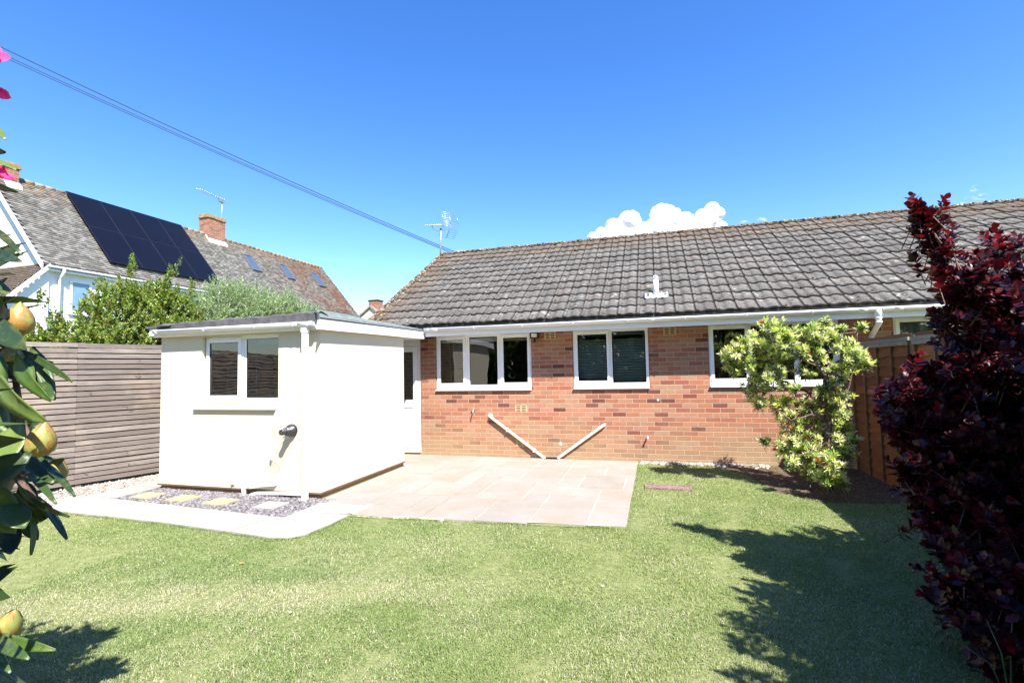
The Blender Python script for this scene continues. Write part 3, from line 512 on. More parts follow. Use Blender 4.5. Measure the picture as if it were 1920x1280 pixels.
# ---- windows ----
def frame_rect(mb, x0, x1, z0, z1, w, y0, y1, wb=None, wt=None):
    wb = w if wb is None else wb; wt = w if wt is None else wt
    mb.box(x0, x0 + w, y0, y1, z0, z1); mb.box(x1 - w, x1, y0, y1, z0, z1)
    mb.box(x0 + w, x1 - w, y0, y1, z0, z0 + wb); mb.box(x0 + w, x1 - w, y0, y1, z1 - wt, z1)
def chamfer(o, w=.004):
    b = o.modifiers.new('bevel', 'BEVEL'); b.width = w; b.segments = 2; b.limit_method = 'ANGLE'; return o
def window(root, x0, x1, z0, z1, lights, y, label=None, sill=(.04, .035), sillx=.0, pname='window'):
    """lights: (xa, xb, opening) glass limits from outside; y = outer face of the frame"""
    mb = MB(); d = .07
    mb.box(x0, x0 + .035, y, y + d, z0, z1); mb.box(x1 - .035, x1, y, y + d, z0, z1)
    mb.box(x0 + .035, x1 - .035, y, y + d, z0, z0 + .03); mb.box(x0 + .035, x1 - .035, y, y + d, z1 - .035, z1)
    cuts = [(lights[i][1] + lights[i + 1][0]) / 2 for i in range(len(lights) - 1)]
    for c in cuts: mb.box(c - .022, c + .022, y, y + d, z0 + .03, z1 - .035)
    w = chamfer(mb.build(pname, M['upvc'], root, label), .003)
    bounds = [x0 + .035] + [v for c in cuts for v in (c - .022, c + .022)] + [x1 - .035]
    for i, (xa, xb, op) in enumerate(lights):
        ba, bb = bounds[2 * i], bounds[2 * i + 1]; m = MB(); zl, zh = z0 + .03, z1 - .035
        if op:
            m.box(ba - .012, xa, y - .016, y + .03, zl - .012, zh + .012); m.box(xb, bb + .012, y - .016, y + .03, zl - .012, zh + .012)
            m.box(xa, xb, y - .016, y + .03, zl - .012, z0 + .105); m.box(xa, xb, y - .016, y + .03, z1 - .085, zh + .012); gz0, gz1 = z0 + .105, z1 - .085
            if i == 0: m.box(xa + .06, xb - .02, y - .022, y - .016, z1 - .066, z1 - .05)
        else:
            m.box(ba, xa, y + .008, y + .03, zl, zh); m.box(xb, bb, y + .008, y + .03, zl, zh)
            m.box(xa, xb, y + .008, y + .03, zl, z0 + .07); m.box(xa, xb, y + .008, y + .03, z1 - .05, zh); gz0, gz1 = z0 + .07, z1 - .05
        chamfer(m.build('sash' if op else 'glazing_bead', M['upvc'], w), .003)
        m = MB(); s_ = .006; ys = y - .003 if op else y + .014
        m.box(xa, xa + s_, ys + .004, ys + .012, gz0, gz1); m.box(xb - s_, xb, ys + .004, ys + .012, gz0, gz1); m.box(xa + s_, xb - s_, ys + .004, ys + .012, gz0, gz0 + s_); m.box(xa + s_, xb - s_, ys + .004, ys + .012, gz1 - s_, gz1)
        m.build('seal', M['rubber'], w)
        m = MB(); yy = ys + .008; m.add([(xa, yy, gz0), (xb, yy, gz0), (xb, yy, gz1), (xa, yy, gz1)], [[0, 1, 2, 3]]); m.build('pane', M['glass'], w)
    if sill:
        m = MB(); m.hexa([(x0 - sillx, y - sill[0] - .02, z0 - .030), (x1 + sillx * .2, y - sill[0] - .02, z0 - .030), (x1 + sillx * .2, y + .06, z0 - .030), (x0 - sillx, y + .06, z0 - .030),
                          (x0 - sillx, y - sill[0] - .02, z0 - .008), (x1 + sillx * .2, y - sill[0] - .02, z0 - .008), (x1 + sillx * .2, y + .06, z0 - .0005), (x0 - sillx, y + .06, z0 - .0005)])
        chamfer(m.build('sill', M['upvc'], w), .003)
    return w
yf = YW + .012
w1 = window(house, -3.95, -2.115, 1.21, 2.205, [(-3.865, -3.41, True), (-3.289, -2.751, False), (-2.63, -2.182, True)], yf, 'three light white window nearest the white door')
w2 = window(house, -1.365, -.108, 1.22, 2.205, [(-1.286, -.79, True), (-.703, -.155, False)], yf, 'two light white window with closed grey venetian blinds')
w3 = window(house, .825, 2.66, 1.23, 2.205, [(.898, 1.365, True), (1.456, 2.044, False), (2.12, 2.575, False)], yf, 'three light white window behind the variegated shrub')
w4 = window(house, 3.36, 4.85, 1.22, 2.205, [(3.435, 4.0, True), (4.1, 4.76, False)], yf, 'white window with lace curtain beyond the panel fence')
# blinds
def venetian(root, x0, x1, z0, z1, y, mat, pitch=.025, tilt=55):
    m = MB(); a = math.radians(tilt); n = int((z1 - z0) / pitch)
    for k in range(n):
        z = z0 + k * pitch; dy, dz = .021 * math.cos(a), .021 * math.sin(a)
        m.add([(x0, y - dy, z - dz), (x1, y - dy, z - dz), (x1, y, z + .001), (x0, y, z + .001), (x1, y + dy, z + dz), (x0, y + dy, z + dz)], [[0, 1, 2, 3], [3, 2, 4, 5]])
    m.box(x0, x1, y - .015, y + .015, z1, z1 + .03); return m.build('venetian_blind', mat, root)
venetian(w2, -1.32, -.16, 1.25, 2.10, YW + .14, M['blind'], .045, 116)
m = MB()
for k in range(21):
    x = .86 + k * .087; a = .5; dx, dy = .044 * math.cos(a), .044 * math.sin(a)
    m.add([(x - dx, YW + .19 - dy, 1.25), (x + dx, YW + .19 + dy, 1.25), (x + dx, YW + .19 + dy, 2.15), (x - dx, YW + .19 - dy, 2.15)], [[0, 1, 2, 3]])
m.build('vertical_blind', M['blind_dark'], w3)
m = MB(); n = 60; vs = []
for k in range(n + 1):
    x = 3.40 + k * 1.4 / n; y = YW + .16 + .02 * math.sin(k * 1.25); vs += [(x, y, 1.25), (x, y, 2.16)]
m.add(vs, [[2 * k, 2 * k + 2, 2 * k + 3, 2 * k + 1] for k in range(n)], smooth=True); m.build('lace_curtain', M['curtain'], w4)
m = MB()
for xx, x2, z in ((-3.74, -3.70, 1.25), (-3.68, -3.55, 1.33), (-3.66, -3.60, 1.24)): m.tube([(xx, YW + .13, 2.12), ((xx * 2 + x2) / 3, YW + .13, 1.75), (x2, YW + .13, z)], .0022, 5)
m.build('blind_cord', M['cord'], w1)
m = MB(); m.box(-3.9, -2.16, YW + .11, YW + .17, 2.07, 2.14); m.build('blind_headrail', M['upvc2'], w1)

# ---- door ----
m = MB(); dx0, dx1 = -5.20, -4.285
m.box(dx0, dx0 + .06, YW + .02, YW + .09, .06, 2.115); m.box(dx1 - .06, dx1, YW + .02, YW + .09, .06, 2.115); m.box(dx0 + .06, dx1 - .06, YW + .02, YW + .09, 2.03, 2.115); m.box(dx0 - .01, dx1 + .005, YW - .035, YW + .09, .035, .085)
m.box(dx0, dx1, YW + .02, YW + .06, 2.117, WZ)
fr_ = chamfer(m.build('door_frame', M['upvc'], house, 'white upvc frame of the back door'), .003)
m = MB(); a, b = dx0 + .065, dx1 - .065; y0, y1 = YW + .012, YW + .06; ga, gb = a + .12, b - .095
m.box(a, ga, y0, y1, .115, 2.025); m.box(gb, b, y0, y1, .115, 2.025); m.box(ga, gb, y0, y1, .115, .25); m.box(ga, gb, y0, y1, 1.92, 2.025); m.box(ga, gb, y0, y1, .86, 1.01)
m.box(ga, gb, y0 + .015, y1 - .005, .25, .86); m.box(ga + .05, gb - .05, y0 + .006, y0 + .0149, .31, .80)
door = chamfer(m.build('door', M['upvc'], house, 'white back door with tall dark glass panel'), .004)
m = MB(); m.add([(ga, y0 + .02, 1.01), (gb, y0 + .02, 1.01), (gb, y0 + .02, 1.92), (ga, y0 + .02, 1.92)], [[0, 1, 2, 3]]); m.build('pane', M['glass'], door)
m = MB(); m.box(dx0 + .06, dx1 - .06, YW - .005, YW + .011, .088, .118); m.build('threshold', M['terracotta'], door)
m = MB(); m.box(a + .03, a + .055, y0 - .012, y0, .95, 1.17); m.tube([(a + .042, y0 - .012, 1.08), (a + .042, y0 - .05, 1.08), (a + .16, y0 - .05, 1.08)], .009, 8); m.build('handle', M['metal'], door)

# ---- wall fittings ----
def air_brick(x0, x1, z0, z1, y=YW, label=None):
    m = MB(); w = x1 - x0; h = z1 - z0; yo = y - .006; b = .022
    m.box(x0, x0 + b, yo, y, z0, z1); m.box(x1 - b, x1, yo, y, z0, z1); mid = (x0 + x1) / 2; m.box(mid - .011, mid + .011, yo, y, z0, z1)
    rows = 4
    for k in range(rows + 1):
        zz = z0 + (h - .014) * k / rows
        m.box(x0 + b, mid - .011, yo + .001, y, zz, zz + .014); m.box(mid + .011, x1 - b, yo + .001, y, zz, zz + .014)
    o = m.build('air_brick', M['terracotta'], house, label)
    m = MB(); m.box(x0 + b, x1 - b, y - .0022, y - .0002, z0 + .01, z1 - .01); m.build('vent_opening', M['dark_gap'], o)
air_brick(-2.43, -2.21, .79, .915, label='buff air brick midway up the wall below the three light window')
air_brick(-1.864, -1.662, 2.06, 2.19, label='buff air brick under the eaves beside the security light')
air_brick(.139, .335, 2.06, 2.19, label='buff air brick under the eaves between two windows')
air_brick(-2.42, -2.20, .19, .30, label='buff air brick low on the wall behind the waste pipe')
def pipe(pts, r, name='waste_pipe', mat='cream_pipe', parent=house, label=None, n=12):
    m = MB(); m.tube(pts, r, n); return m.build(name, M[mat], parent, label)
w_ = pipe([(-2.895, YW - .005, .725), (-2.895, YW - .035, .72), (-2.86, YW - .045, .69), (-1.90, YW - .045, .00), (-1.875, YW - .045, -.03)], .024, label='long cream waste pipe sloping down to the right')
m = MB(); m.tube([(-2.895, YW, .725), (-2.895, YW - .008, .725)], .05, 14); m.build('mortar_collar', M['mortar'], w_)
for t_ in (.3, .8): 
    m = MB(); p = Vector((-2.86, YW - .045, .69)).lerp(Vector((-1.90, YW - .045, 0)), t_); m.box(p.x - .012, p.x + .012, YW - .072, YW, p.z - .03, p.z + .03); m.build('pipe_clip', M['upvc2'], w_)
pipe([(-.858, YW, .59), (-.87, YW - .035, .583), (-.90, YW - .045, .565), (-1.66, YW - .045, .02), (-1.69, YW - .045, -.03)], .024, label='shorter cream waste pipe sloping down to the left')
m = MB(); m.box(-1.9, -1.66, YW - .10, YW - .002, -.01, .012); m.box(-1.88, -1.68, YW - .085, YW - .015, .012, .018); m.build('gully', M['dark_gap'], house)
o_ = pipe([(-.17, YW, .40), (-.17, YW - .07, .392), (-.17, YW - .09, .37)], .014, 'overflow_pipe', 'upvc2')
m = MB(); m.tube([(-3.20, YW, .83), (-3.20, YW - .06, .83)], .016, 8); m.tube([(-3.20, YW - .05, .84), (-3.20, YW - .085, .80), (-3.20, YW - .09, .76)], .011, 8); m.box(-3.235, -3.165, YW - .055, YW - .035, .85, .862)
m.tube([(-3.20, YW - .04, .83), (-3.20, YW - .045, .86)], .006, 6); m.build('tap', M['steel'], house, 'small weathered garden tap on the brick wall')
for x, z, r in ((-1.628, .25, .032), (.015, 1.0, .022)):
    m = MB(); k = 14; m.add([(x + r * random.uniform(.8, 1.1) * math.cos(6.283 * i / k), YW - .003, z + r * random.uniform(1.0, 1.25) * math.sin(6.283 * i / k)) for i in range(k)] + [(x, YW - .006, z)], [[i, (i + 1) % k, k] for i in range(k)]); m.build('mortar_patch', M['mortar'], house)
# slim grubby mortar band along the base
# security light
sl = thing('security_light', 'small black security floodlight with sensor under the eaves', 'security light', (-2.03, YW, 2.1))
m = MB(); m.box(-2.105, -1.955, YW - .10, YW - .045, 2.085, 2.185); chamfer(m.build('lamp_housing', M['black'], sl), .006)
m = MB(); m.box(-2.08, -1.98, YW - .103, YW - .1003, 2.105, 2.17); m.build('lamp_lens', M['upvc2'], sl)
m = MB(); m.box(-2.05, -2.01, YW - .045, YW, 2.10, 2.17); m.build('bracket', M['black'], sl)
m = MB(); m.tube([(-2.03, YW - .06, 2.084), (-2.03, YW - .06, 2.06), (-2.03, YW - .075, 2.05), (-2.03, YW - .08, 2.015)], [.012, .014, .026, .020], 12); m.build('sensor', M['black'], sl)

# ---- roof ----
TH = math.atan(.6008); EY, EZ = 7.93, 2.350; GA = .322; TW = .293; NC = 14
RX0, RX1 = -5.25, 16.2
prof = [(.004, .002), (.010, .022), (.030, .030), (.052, .022), (.060, .006), (.100, .002), (.138, .006), (.146, .021), (.180, .031), (.215, .031), (.245, .020), (.275, .010), (.2925, .007)]
up = np.array([0, math.cos(TH), math.sin(TH)]); nr = np.array([0, -math.sin(TH), math.cos(TH)])
def roof_side(sgn):
    V = []; F = []; R = []; base = 0; np_ = len(prof)
    U = up * np.array([1, sgn, 1]); N = nr * np.array([1, sgn, 1]); E = np.array([0, EY if sgn > 0 else 2 * 11.66 - EY, EZ])
    nt = int((RX1 - RX0) / TW)
    L = (11.63 - EY) / math.cos(TH)
    for c in range(NC):
        s0 = c * GA; s1 = min(s0 + GA + .07, L + .01)
        if s0 > L - .05: break
        for k in range(nt):
            x = RX0 + k * TW; lift = random.uniform(-.003, .007); sk = random.uniform(-.008, .008); sh = random.uniform(-.012, .012); tw = random.uniform(-.007, .007)
            rows = []
            for (ss, hh) in ((s0 + .012, -.012), (s0 + sh, .004), (s0 + sh, .036), (s1, .004)):
                row = []
                for (u, h) in prof:
                    kk = 1.0 if hh > 0 or True else 0
                    P = E + U * (ss + sk * (u / TW)) + N * (h * .66 + hh + lift + tw * (u / TW - .5)); row.append((x + u, P[1], P[2]))
                rows.append(row)
            vv = [p for row in rows for p in row]; V += vv; r = random.random()
            for a in range(3):
                for i in range(np_ - 1):
                    q = [base + a * np_ + i, base + a * np_ + i + 1, base + (a + 1) * np_ + i + 1, base + (a + 1) * np_ + i]
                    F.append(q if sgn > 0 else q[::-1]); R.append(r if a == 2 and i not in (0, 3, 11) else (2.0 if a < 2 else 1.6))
            base += len(vv)
    return V, F, R
V, F, R = roof_side(1); V2, F2, R2 = roof_side(-1)
F2 = [[i + len(V) for i in f] for f in F2]
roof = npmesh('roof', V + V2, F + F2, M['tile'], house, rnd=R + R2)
# underlay deck under the tiles (dark) with real thickness
m = MB(); e0 = (7.97, 2.352); rg = (11.645, 4.555); e1 = (15.32, 2.352)
q = [e0, rg, e1, (e1[0], e1[1] - .05), (rg[0], rg[1] - .06), (e0[0], e0[1] - .05)]
m.prism(q, RX0 + .03, RX1 - .03, lambda u, v, t: (t, u, v)); m.build('roof_deck', M['felt_dark'], roof)
# ridge tiles: half round, 450 long
m = MB()
for k in range(int((RX1 - RX0) / .45)):
    x = RX0 - .02 + k * .45; r = .115; dz = random.uniform(-.004, .004); n = 8
    pr = [((r) * math.cos(math.pi * i / n), (r * .72) * math.sin(math.pi * i / n)) for i in range(n + 1)]; pi_ = [(a * .86, b * .86 - .002) for a, b in pr[::-1]]
    m.prism(pr + pi_, x, x + .447, lambda u, v, t: (t, 11.645 + u, 4.535 + v + dz + .004 * (t - x)), smooth=False)
rt = m.build('ridge_tile', M['tile'], roof)
m = MB(); m.box(RX0, RX1, 11.54, 11.75, 4.53, 4.566); m.build('ridge_mortar', M['mortar'], roof)
# mortar bed along the left verge
m = MB()
for k in range(44):
    s = k * .098; P = np.array([0, EY, EZ]) + up * s; x = RX0 - .012
    q = [P + nr * -.03, P + up * .1 + nr * -.03, P + up * .1 + nr * .025, P + nr * .025]
    m.add([(x, a[1], a[2]) for a in q] + [(x + .05, a[1], a[2]) for a in q], [[0, 3, 2, 1], [0, 1, 5, 4], [2, 3, 7, 6]])
m.build('verge_mortar', M['mortar'], roof)
# bargeboard under the verge
# moss cushions
def lumps(name, P, S, mat, parent, flat=.5):
    import bmesh
    bm = bmesh.new(); bmesh.ops.create_icosphere(bm, subdivisions=1, radius=1); bv = np.array([v.co[:] for v in bm.verts]); bf = np.array([[v.index for v in f.verts] for f in bm.faces]); bm.free()
    n = len(P); V = bv[None] * (1 + rng.uniform(-.3, .3, (n, len(bv), 1))) * (S[:, None, None] * np.stack([rng.uniform(.7, 1.3, n), rng.uniform(.7, 1.3, n), np.full(n, flat)], 1)[:, None])
    V = V + P[:, None]; F = (bf[None] + np.arange(n)[:, None, None] * len(bv)).reshape(-1, 3)
    return npmesh(name, V.reshape(-1, 3), F, mat, parent, rnd=np.repeat(rng.uniform(0, 1, n), len(bf)))
n = 1100; c = rng.integers(0, 13, n); s = c * GA + rng.uniform(-.01, .08, n); x = rng.uniform(RX0, 9.5, n)
P = np.stack([x, EY + math.cos(TH) * s, EZ + math.sin(TH) * s + .04], 1)
o = lumps('moss', P, rng.uniform(.010, .026, n), M['moss'], roof, .6); o['kind'] = 'stuff'
n = 2600; x = rng.uniform(RX0, 12, n); yy = rng.normal(0, .065, n); P = np.stack([x, 11.60 + yy, 4.585 - np.abs(yy + .03) * .45 + rng.uniform(-.005, .02, n)], 1)
o = lumps('ridge_moss', P, rng.uniform(.008, .028, n), M['ridge_moss'], roof, .7); o['kind'] = 'stuff'
n = 520; s = rng.uniform(0, 4.2, n); P = np.stack([RX0 + np.abs(rng.normal(0, .12, n)), EY + math.cos(TH) * s, EZ + math.sin(TH) * s + .045], 1)
o = lumps('verge_moss', P, rng.uniform(.008, .03, n), M['ridge_moss'], roof, .6); o['kind'] = 'stuff'
# soil vent through the tiles
m = MB(); b = Vector((.05, 8.57, 2.74)); m.tube([b + Vector((0, 0, -.05)), b + Vector((0, 0, .27))], .043, 16); vp = m.build('vent_pipe', M['upvc2'], house, 'short white vent pipe through the roof tiles')
m = MB(); m.tube([b + Vector((0, 0, .27)), b + Vector((0, 0, .30))], .036, 10)
for k in range(10): a = .628 * k; m.tube([b + Vector((.04 * math.cos(a), .04 * math.sin(a), .265)), b + Vector((.038 * math.cos(a), .038 * math.sin(a), .325)), b + Vector((.012 * math.cos(a), .012 * math.sin(a), .345))], .0035, 4)
m.build('vent_cap', M['upvc'], vp)
m = MB(); m.tube([b + Vector((0, 0, -.02)), b + Vector((0, 0, .06))], [.11, .05], 14)
m.build('vent_cone', M['steel'], vp)
m = MB(); vs = []
for i in range(13):
    u = -.18 + .03 * i; h = .012 * math.cos(i * 2.1)
    for s_, hh in ((-.14, .055), (.06, .055)):
        P = Vector((.05 + u, 8.53, 2.71)) + Vector(up) * s_ + Vector(nr) * (hh + h); vs.append(P)
m.add(vs, [[2 * i, 2 * i + 2, 2 * i + 3, 2 * i + 1] for i in range(12)], smooth=True)
fl = m.build('vent_flashing', M['lead'], vp); sl2 = fl.modifiers.new('solid', 'SOLIDIFY'); sl2.thickness = .02

# ---- television aerial at the ridge end ----
ae = thing('tv_aerial', 'grid reflector television aerial on a mast at the near ridge end', 'aerial', (-5.27, 11.57, 4.3))
m = MB(); m.tube([(-5.27, 11.57, 4.2), (-5.25, 11.57, 4.9), (-5.235, 11.57, 5.20)], .019, 8); m.build('mast', M['steel'], ae)
D = Vector((.80, -.52, -.21)).normalized(); A0 = Vector((-5.22, 11.55, 5.31)) - D * .78; m = MB(); m.tube([A0, A0 + D * 1.25], .011, 6); 
m.tube([A0 + D * .32, A0 + D * .38 + Vector((.02, 0, -.12)), (-5.3, 11.57, 5.17), (-5.235, 11.57, 5.19)], .008, 6); m.build('boom', M['metal'], ae)
m = MB(); S_ = D.cross(Vector((0, 0, 1))).normalized(); U_ = S_.cross(D).normalized()
for k in range(14): 
    m = MB(); c = A0 + D * (.04 + k * .062); h = .085; m.tube([c - S_ * h + U_ * .015, c + S_ * h + U_ * .015], .003, 4); m.build('director', M['metal'], ae)
c = A0 + D * 1.25
for sg in (1, -1):
    m = MB()
    V_ = (U_ * sg * .9 - D * .45).normalized()
    m.tube([c, c + V_ * .36], .009, 5)
    for k in range(7): q = c + V_ * (.03 + .053 * k); m.tube([q - S_ * .24, q + S_ * .24], .0035, 4)
    for sx in (-.23, .23): m.tube([c + V_ * .05 + S_ * sx, c + V_ * .35 + S_ * sx], .0035, 4)
    m.build('reflector', M['metal'], ae)
m = MB(); m.box(-5.26, -5.21, 11.55, 11.59, 5.20, 5.24); m.build('clamp', M['black'], ae)

# =====================================================================
# OUTBUILDING
# =====================================================================
ob = thing('outbuilding', 'cream rendered flat roofed outbuilding with white window and downpipe', 'outbuilding', (-5.38, 6.35, 0))
EX0, EX1, EYF, EYB = -6.71, -4.06, 5.27, 7.40
hole = (-5.98, -4.705, 1.17, 2.085)
m = MB(); wall_holes(m, EX0, EX1, .062, 2.12, [hole], EYF, EYF + .20)
m.box(EX1 - .2, EX1, EYF + .2, EYB, .062, 2.12); m.box(EX0, EX0 + .2, EYF + .2, EYB, .062, 2.12); m.box(EX0 + .2, EX1 - .2, EYB - .2, EYB, .062, 2.12)
m.build('wall', M['render'], ob)
m = MB()   # bell-cast drip at the foot of the render
for x0, x1, y0, y1 in ((EX0 - .012, EX1 + .012, EYF - .012, EYF), (EX1, EX1 + .012, EYF, EYB), (EX0 - .012, EX0, EYF, EYB)): m.box(x0, x1, y0, y1, .052, .070)
m.build('render_bead', simple('shadow_brown_bead', (.13, .09, .06), .9, .2), ob)  # drip shadow is put into the bead's dark brown colour
m = MB(); m.box(EX0 + .02, EX1 - .02, EYF + .02, EYF + .18, -.08, .0615); m.box(EX1 - .18, EX1 - .02, EYF + .18, EYB, -.08, .0615); m.box(EX0 + .02, EX0 + .18, EYF + .18, EYB, -.08, .0615)
m.build('plinth', M['brick'], ob)
m = MB(); m.add([(EX0 + .2, EYF + .2, .1), (EX1 - .2, EYF + .2, .1), (EX1 - .2, EYB - .2, .1), (EX0 + .2, EYB - .2, .1)], [[0, 1, 2, 3]])
m.box(EX0 + .201, EX1 - .201, EYB - .24, EYB - .201, .1, 2.1); m.box(EX0 + .201, EX0 + .23, EYF + .201, EYB - .24, .1, 2.1); m.box(EX1 - .23, EX1 - .201, EYF + .201, EYB - .24, .1, 2.1)
M['brown_room'] = simple('brown_room_wall', (.13, .085, .06), .9, .1, var=.1)
m.build('interior', M['brown_room'], ob)
we = window(ob, -5.975, -4.71, 1.175, 2.085, [(-5.904, -5.408, True), (-5.29, -4.765, False)], EYF + .06, 'white two light window in the cream outbuilding wall', sill=None)
m = MB(); m.hexa([(-6.08, EYF - .048, 1.095), (-4.735, EYF - .048, 1.095), (-4.735, EYF + .0, 1.095), (-6.08, EYF + .0, 1.095), (-6.08, EYF - .048, 1.165), (-4.735, EYF - .048, 1.165), (-4.735, EYF + .0, 1.172), (-6.08, EYF + .0, 1.172)])
chamfer(m.build('sill', M['render'], we), .005)
m = MB(); m.box(-5.27, -4.72, EYF + .24, EYF + .28, 1.97, 2.05); m.tube([(-5.75, EYF + .2, 1.25), (-5.74, EYF + .2, 1.65)], .004, 5); m.tube([(-5.24, EYF + .2, 1.2), (-5.25, EYF + .2, 1.85)], .005, 5); m.build('blind_headrail', M['blind'], we)
# roof slab, slightly falling to the front
m = MB(); za, zb = 2.215, 2.275   # z of decking underside front/back at the left; the right edge is the same
def rz(y): return 2.205 + (y - 5.1) * .012
m.hexa([(-6.80, 5.16, 2.125), (-3.99, 5.16, 2.125), (-3.99, 8.0, 2.125), (-6.80, 8.0, 2.125), (-6.80, 5.16, rz(5.1) + .02), (-3.99, 5.16, rz(5.1) + .02), (-3.99, 8.0, rz(8) + .02), (-6.80, 8.0, rz(8) + .02)])
m.build('soffit', M['soffit'], ob)
m = MB(); m.hexa([(-6.84, 5.135, rz(5.1) + .022), (-3.962, 5.135, rz(5.1) + .022), (-3.962, 8.0, rz(8) + .022), (-6.84, 8.0, rz(8) + .022), (-6.84, 5.135, rz(5.1) + .05), (-3.962, 5.135, rz(5.1) + .06), (-3.962, 8.0, rz(8) + .05), (-6.84, 8.0, rz(8) + .04)])
n = 26; vs = []      # wavy turned-down felt at the front
for k in range(n + 1):
    x = -6.60 + 2.64 * k / n; w = .006 * math.sin(k * 1.7) + .004 * math.sin(k * .6); t = k / n
    vs += [(x, 5.118 + w, 2.205 + .01 * t), (x, 5.112 + w, 2.262 + .045 * t + w), (x, 5.15, 2.275 + .05 * t + w), (x, 5.3, 2.262 + .02 * t)]
m.add(vs, [[4 * k + j, 4 * k + 4 + j, 4 * k + 5 + j, 4 * k + 1 + j] for k in range(n) for j in range(3)])
m.add([(-6.63, 5.10, 2.235), (-6.35, 5.08, 2.245), (-6.30, 5.2, 2.285), (-6.62, 5.25, 2.30), (-6.55, 5.09, 2.27)], [[0, 1, 2, 3], [0, 1, 4], [1, 2, 4]])
m.build('roof', M['felt_dark'], ob)
m = MB()      # green felt trim along the right verge
n = 12
for k in range(n):
    ya, yb = 5.12 + (8.0 - 5.12) * k / n, 5.12 + (8.0 - 5.12) * (k + 1) / n - (.003 if k in (4, 7, 10) else 0)
    a0, a1 = 2.335 - (ya - 5.12) * .012, 2.335 - (yb - 5.12) * .012; b0, b1 = 2.245 + (ya - 5.12) * .008, 2.245 + (yb - 5.12) * .008
    m.hexa([(-3.985, ya, b0), (-3.955, ya, b0), (-3.955, yb, b1), (-3.985, yb, b1), (-4.03, ya, a0), (-3.99, ya, a0), (-3.99, yb, a1), (-4.03, yb, a1)])
m.build('verge_trim', M['felt_green'], ob)
m = MB(); m.tube([(-3.985, 5.105, 2.26), (-3.975, 5.08, 2.28), (-3.99, 5.085, 2.32), (-4.02, 5.10, 2.345), (-4.06, 5.11, 2.34)], .006, 6); m.build('curled_felt_edge', M['black'], ob)
m = MB()
q = [(5.09, 2.098), (8.0, 2.128), (8.0, 2.268), (5.13, 2.246)]
m.prism(q, -3.985, -3.967, lambda u, v, t: (t, u, v)); m.box(-6.78, -3.986, 5.205, 5.222, 2.10, 2.215)
m.build('fascia', M['upvc'], ob)
m = MB(); gutterX(m, -6.68, -4.05, 5.147, 2.195)
for x in (-6.68, -4.05): m.add([(x, 5.147 + .056 * math.cos(a), 2.195 + .056 * math.sin(a)) for a in np.linspace(math.pi, 2 * math.pi, 9)], [list(range(9))])
for x, w in ((-6.62, .05), (-4.20, .14)): gutter_union(m, x, 5.147, 2.195, w)
g2 = m.build('gutter', M['upvc'], ob)
for x in (-5.78, -4.95, -4.36): m = MB(); gutter_union(m, x, 5.147, 2.194, .02); m.build('gutter_bracket', M['upvc'], g2)
m = MB(); m.box(-4.232, -4.168, 5.125, 5.188, -.03, 2.15); m.box(-4.240, -4.160, 5.118, 5.195, 2.06, 2.145)
dp = chamfer(m.build('downpipe', M['upvc'], ob), .008)
# low waste pipes in front of the wall
m = MB(); m.tube([(-4.72, EYF, .150), (-4.735, 5.235, .148), (-5.10, 5.215, .118), (-5.165, 5.212, .095), (-5.182, 5.21, .05), (-5.182, 5.21, -.03)], .0215, 12)
m.tube([(-5.182, 5.21, .09), (-5.182, 5.21, -.03)], .026, 12)
m.build('waste_pipe', M['upvc'], ob, 'white waste pipe stepping down from the wall to the slate')
m = MB(); m.tube([(-4.25, 5.235, .052), (-4.6, 5.23, .045), (-4.98, 5.22, .028), (-5.06, 5.215, .01), (-5.09, 5.212, -.03)], .024, 12); m.build('waste_pipe', M['upvc'], ob, 'white waste pipe running low to the downpipe')
m = MB(); m.tube([(-5.42, EYF, .12), (-5.42, EYF - .03, .12)], .012, 8); m.tube([(-5.45, EYF - .02, .135), (-5.38, EYF - .02, .12)], .006, 6); m.build('tap', M['terracotta'], ob)
m = MB(); m.tube([(-4.80, EYF, .44), (-4.80, EYF - .03, .44)], .010, 8); m.box(-4.81, -4.79, EYF - .032, EYF - .02, .425, .47); m.build('wall_hook', M['steel'], ob)
# boiler flue with wire guard
fx, fz = -4.485, .834
m = MB(); m.tube([(fx, EYF, fz), (fx, EYF - .02, fz), (fx, EYF - .055, fz), (fx, EYF - .06, fz), (fx, EYF - .115, fz), (fx, EYF - .118, fz), (fx, EYF - .20, fz)], [.083, .083, .070, .052, .050, .034, .034], 24)
flu = m.build('flue', M['black'], ob, 'black boiler flue inside a wire guard')
m = MB()
for k in range(20): a = .314 * k; m.tube([(fx + .036 * math.cos(a), EYF - .12, fz + .036 * math.sin(a)), (fx + .036 * math.cos(a), EYF - .19, fz + .036 * math.sin(a))], .003, 4)
m.build('flue_ribs', M['black'], flu)
m = MB(); r = .079; Lc = .30; wr = .0007
for k in range(22):
    a = 6.2832 * k / 22; m.tube([(fx + r * math.cos(a), EYF, fz + r * math.sin(a)), (fx + r * math.cos(a), EYF - Lc, fz + r * math.sin(a))], wr, 4, cap=False)
for k in range(13):
    y = EYF - .015 - (Lc - .015) * k / 12; m.tube([(fx + r * math.cos(a), y, fz + r * math.sin(a)) for a in np.linspace(0, 6.2832, 25)], wr, 4, cap=False)
for k in range(-6, 7):
    u = k * .0125; h = math.sqrt(max(0, r * r - u * u)); m.tube([(fx + u, EYF - Lc, fz - h), (fx + u, EYF - Lc, fz + h)], wr, 4, cap=False); m.tube([(fx - h, EYF - Lc, fz + u), (fx + h, EYF - Lc, fz + u)], wr, 4, cap=False)
m.build('wire_guard', M['metal'], flu)

